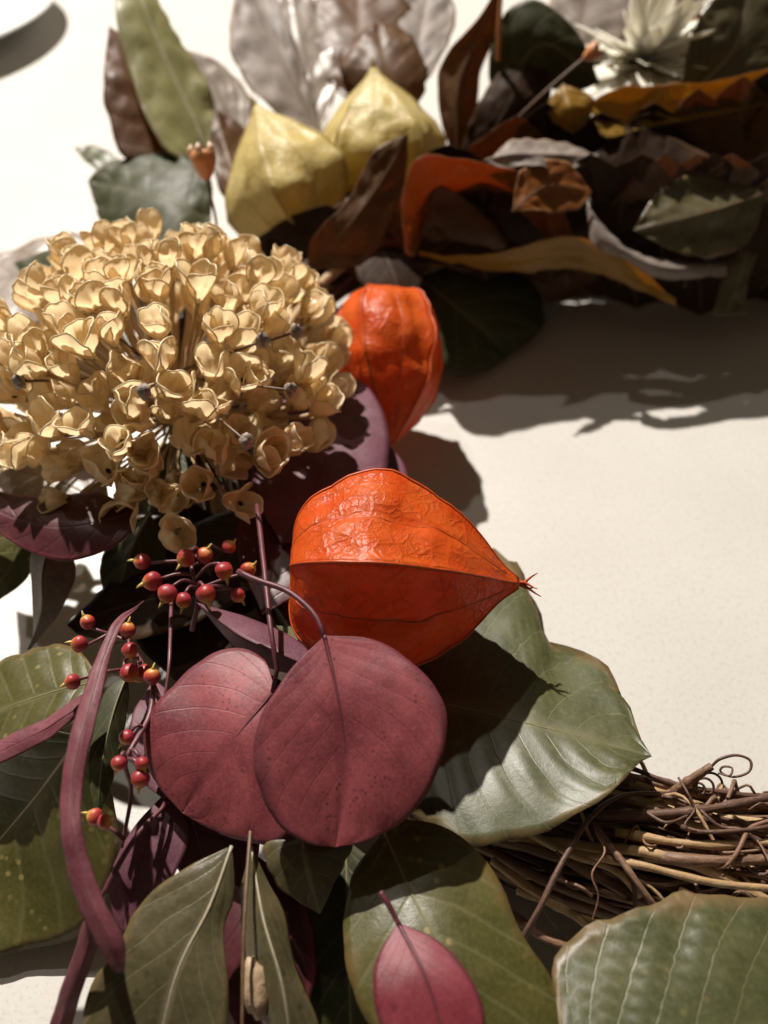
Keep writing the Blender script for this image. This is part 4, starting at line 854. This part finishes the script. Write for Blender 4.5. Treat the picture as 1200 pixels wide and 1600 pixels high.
# ------------------------------------------------------------------ berries
def berry_sprig(label, stem, berries, group="berry sprigs"):
    base = P(*stem[0])
    root = thing("berry_sprig", label, "berries", base, group)
    sp_ = spl(pts(stem), lin(20))
    tube("stem", sp_, [0.07-0.03*s for s in lin(20)], M['stem_burg'], root, base, 7)
    for (x, y, h, px, tx, ty) in berries:                          # centre, diameter in pixels, where the tip points
        c = P(x, y, h); sc = (EYE-c).length/FPX; r = px*0.5*sc*random.uniform(0.62, 0.92)
        d = (Vector((1, 0, 0))*tx-UPV*ty+(EYE-c).normalized()*0.25).normalized()
        prof = [(-1.0, 0.12), (-0.93, 0.42), (-0.72, 0.74), (-0.35, 0.97), (0.0, 1.02), (0.35, 0.94), (0.68, 0.72), (0.88, 0.46), (0.97, 0.30)]
        xa = d.orthogonal().normalized(); ya = d.cross(xa); n = 14; vs, fs = [], []
        for a, q in prof:
            for k in range(n): t = 2*math.pi*k/n; rr = r*q*(1+0.06*math.cos(3*t+x)+0.04*math.sin(2*t+a*3+y)); vs.append(Vector((rr*math.cos(t), rr*math.sin(t), a*r)))
        for i in range(len(prof)-1):
            for k in range(n): q0, q1 = i*n+k, i*n+(k+1) % n; fs.append((q0, q1, q1+n, q0+n))
        fs.append(tuple(range(n))[::-1]); fs.append(tuple(range((len(prof)-1)*n, len(prof)*n)))
        o = mesh("berry", vs, fs, M['berry'], root)
        rot = Matrix((xa, ya, d)).transposed().to_4x4()
        o.matrix_basis = Matrix.Translation((c-base)*CM) @ rot
        tp = [Vector((0, 0, r*0.90)), Vector((0.03*r, 0, r*1.15)), Vector((0.10*r, 0.02*r, r*1.45)), Vector((0.22*r, 0.05*r, r*1.72))]
        tube("tip", tp, [r*0.26, r*0.20, r*0.12, r*0.04], M['berry_tip'], o, None, 7)
        near = min(sp_, key=lambda s: (s-(c-d*r*2.2)).length)
        tube("stalk", spl([near, near.lerp(c-d*r*1.6, 0.6)+Vector((0, 0, 0.08)), c-d*r*0.9], lin(8)), 0.042, M['stem_burg'], root, base, 6)
berry_sprig("cluster of red berries in shade right under the straw seed head", [(300, 985, 4.6), (310, 930, 5.4), (300, 880, 5.6), (330, 850, 5.6)],
            [(290, 872, 6.0, 36, -.3, .4), (320, 868, 5.7, 32, .3, -.6), (350, 892, 6.3, 36, .2, .6), (322, 928, 6.2, 36, .15, .5), (388, 890, 5.8, 32, .5, -.4), (372, 930, 5.8, 32, .6, .8), (238, 908, 5.7, 32, -1, .3),
             (262, 928, 5.9, 32, -.5, .8), (287, 938, 5.8, 28, -.2, 1), (222, 878, 5.5, 30, -1, -.2), (358, 855, 5.6, 30, .6, -.6)])
berry_sprig("red berries spreading left of the long strap leaf's top", [(265, 1130, 4.8), (230, 1050, 5.2), (200, 1005, 5.4), (170, 990, 5.4)],
            [(137, 972, 5.6, 32, -.6, -.9), (124, 1006, 5.4, 34, -1, -.2), (113, 1065, 6.2, 36, -1, .35), (200, 984, 5.6, 28, .1, -1), (203, 1016, 6.0, 32, .1, .6), (202, 1052, 5.8, 32, .7, .7), (238, 1057, 6.2, 34, .1, -1), (226, 1052, 5.4, 28, .5, .3)])
berry_sprig("red and yellow berries hanging by the left round burgundy leaf", [(240, 1075, 5.9), (233, 1120, 5.9), (205, 1170, 6.1), (195, 1195, 6.0), (205, 1240, 5.2), (190, 1325, 4.7)],
            [(198, 1152, 6.0, 26, -.5, .7), (186, 1193, 6.5, 36, -.35, 1), (222, 1193, 6.3, 30, .3, .8), (219, 1217, 6.1, 30, -.1, 1)])
berry_sprig("pair of orange berries beside the strap leaf's lower half", [(192, 1312, 4.9), (180, 1300, 5.1), (165, 1290, 5.2)],
            [(164, 1284, 5.6, 28, .5, -.2), (148, 1276, 5.3, 26, -.7, -.3)])

# ------------------------------------------------------------------ orange buds on bare stalks
def bud(label, path, r, open_=True):
    ps = pts(path); base = ps[0]; root = thing("orange_bud", label, "bud", base, "orange buds on bare stalks")
    sp_ = spl(ps, lin(18)); tube("stalk", sp_, 0.055, M['rib_brown'], root, base, 6)
    d = (sp_[-1]-sp_[-3]).normalized(); c = sp_[-1]; xa = d.orthogonal().normalized(); ya = d.cross(xa); n = 14
    prof = [(-0.6, 0.25), (-0.2, 0.55), (0.4, 0.85), (0.9, 1.0), (1.3, 0.95), (1.45, 0.80)]; vs, fs = [], []
    for a, q in prof:
        for k in range(n): t = 2*math.pi*k/n; vs.append(c+d*(a*r)+(xa*math.cos(t)+ya*math.sin(t))*r*q)
    for i in range(len(prof)-1):
        for k in range(n): q0, q1 = i*n+k, i*n+(k+1) % n; fs.append((q0, q1, q1+n, q0+n))
    fs.append(tuple(range((len(prof)-1)*n, len(prof)*n)))
    mesh("cup", vs, fs, M['bud'], root, base)
    for k in range(5):
        t = 2*math.pi*k/5; o = xa*math.cos(t)+ya*math.sin(t)
        tube("lobe", [c+d*(r*1.2)+o*r*.75, c+d*(r*1.6)+o*r*.85, c+d*(r*1.95)+o*r*.7], [r*.32, r*.28, r*.08], M['bud_lip'], root, base, 6)
bud("orange cup bud on a brown stalk above the seed head", [(345, 400, 5.0), (336, 335, 6.4), (326, 295, 7.2), (321, 268, 7.7)], 0.48)
bud("small orange bud on a long pale stalk in front of the ivory flower", [(735, 280, 4.2), (790, 205, 6.2), (850, 145, 7.6), (905, 97, 8.6), (918, 88, 8.8)], 0.32)

# ------------------------------------------------------------------ ivory flower
def flower():
    C = P(1005, 95, 7.2); root = thing("ivory_flower", "ivory dried flower with spiky narrow petals at top right", "flower", C)
    rnd = random.Random(9)
    for k in range(90):
        a = rnd.uniform(0, 6.28); el = rnd.uniform(-0.25, 1.1); ln = rnd.uniform(1.8, 4.2); w_ = rnd.uniform(.2, .55)
        d = Vector((math.cos(a)*math.cos(el), math.sin(a)*math.cos(el)-0.2, math.sin(el))).normalized(); s = d.cross(Vector((0.2, 0.1, 1))).normalized(); n = s.cross(d)
        vs, fs = [], []; R_ = 8
        for i in range(R_):
            t = i/(R_-1.0); w2 = w_*(math.sin(math.pi*min(1, .12+t*.88))**0.7); c = C+d*(0.2+ln*t)+n*(0.5*t*t)+Vector((0, 0, -0.4*t*t))
            for q in (-1, 0, 1): vs.append(c+s*(q*w2)+n*(0.10*abs(q)*(w2/w_)))
        for i in range(R_-1):
            for q in range(2): b = i*3+q; fs.append((b, b+1, b+4, b+3))
        o = mesh("petal", vs, fs, M['petal'], root, C); so = o.modifiers.new("thickness", 'SOLIDIFY'); so.thickness = 0.03*CM
flower()

# ------------------------------------------------------------------ small bits
def chip():
    c = P(398, 1542, 4.5); vs, fs = [], []
    ax = (P(390, 1495, 4.6)-P(405, 1588, 4.3)); ln = ax.length/2; ax.normalize(); sd = ax.cross((EYE-c).normalized()).normalized(); up = sd.cross(ax)
    for i in range(13):
        for k in range(12):
            a, b = math.pi*i/12, 2*math.pi*k/12
            v = Vector((math.sin(a)*math.cos(b), math.sin(a)*math.sin(b), math.cos(a)))
            f = 1+0.30*nz(v, 2.2, 4)+0.15*nz(v, 6, 4)
            vs.append(c+(ax*v.z*ln+sd*v.x*0.26+up*v.y*0.20)*f)
    for i in range(12):
        for k in range(12): fs.append((i*12+k, i*12+(k+1) % 12, i*12+12+(k+1) % 12, i*12+12+k))
    o = mesh("bark_chip", vs, fs, M['chip'], None, c); o.location = c*CM; tag(o, "small tan bark chip wedged between the olive leaves", "bark chip")
chip()
def loose_stem(label, path, r, mat):
    ps = pts(path); o = tube("bare_stem", spl(ps, lin(24)), [r*(1-.3*s)*(1+.1*nz((s*8, r, 1), 1)) for s in lin(24)], mat, None, ps[0], 7)
    o.location = ps[0]*CM; tag(o, label, "stem", "bare stems")
loose_stem("thin upright brown stem between the two olive leaves at the bottom", [(392, 1290, 5.2), (384, 1400, 5.3), (380, 1500, 5.1), (378, 1640, 4.6)], 0.045, M['rib_brown'])
loose_stem("dark burgundy stem running down beside the red berries", [(268, 930, 5.0), (266, 1000, 5.5), (264, 1040, 5.6), (258, 1090, 5.4)], 0.055, M['stem_burg'])
loose_stem("short tan stem upright at the top beside the tall brown leaf", [(778, 95, 7.8), (779, 50, 8.9), (783, -10, 10.2)], 0.12, M['bud'])
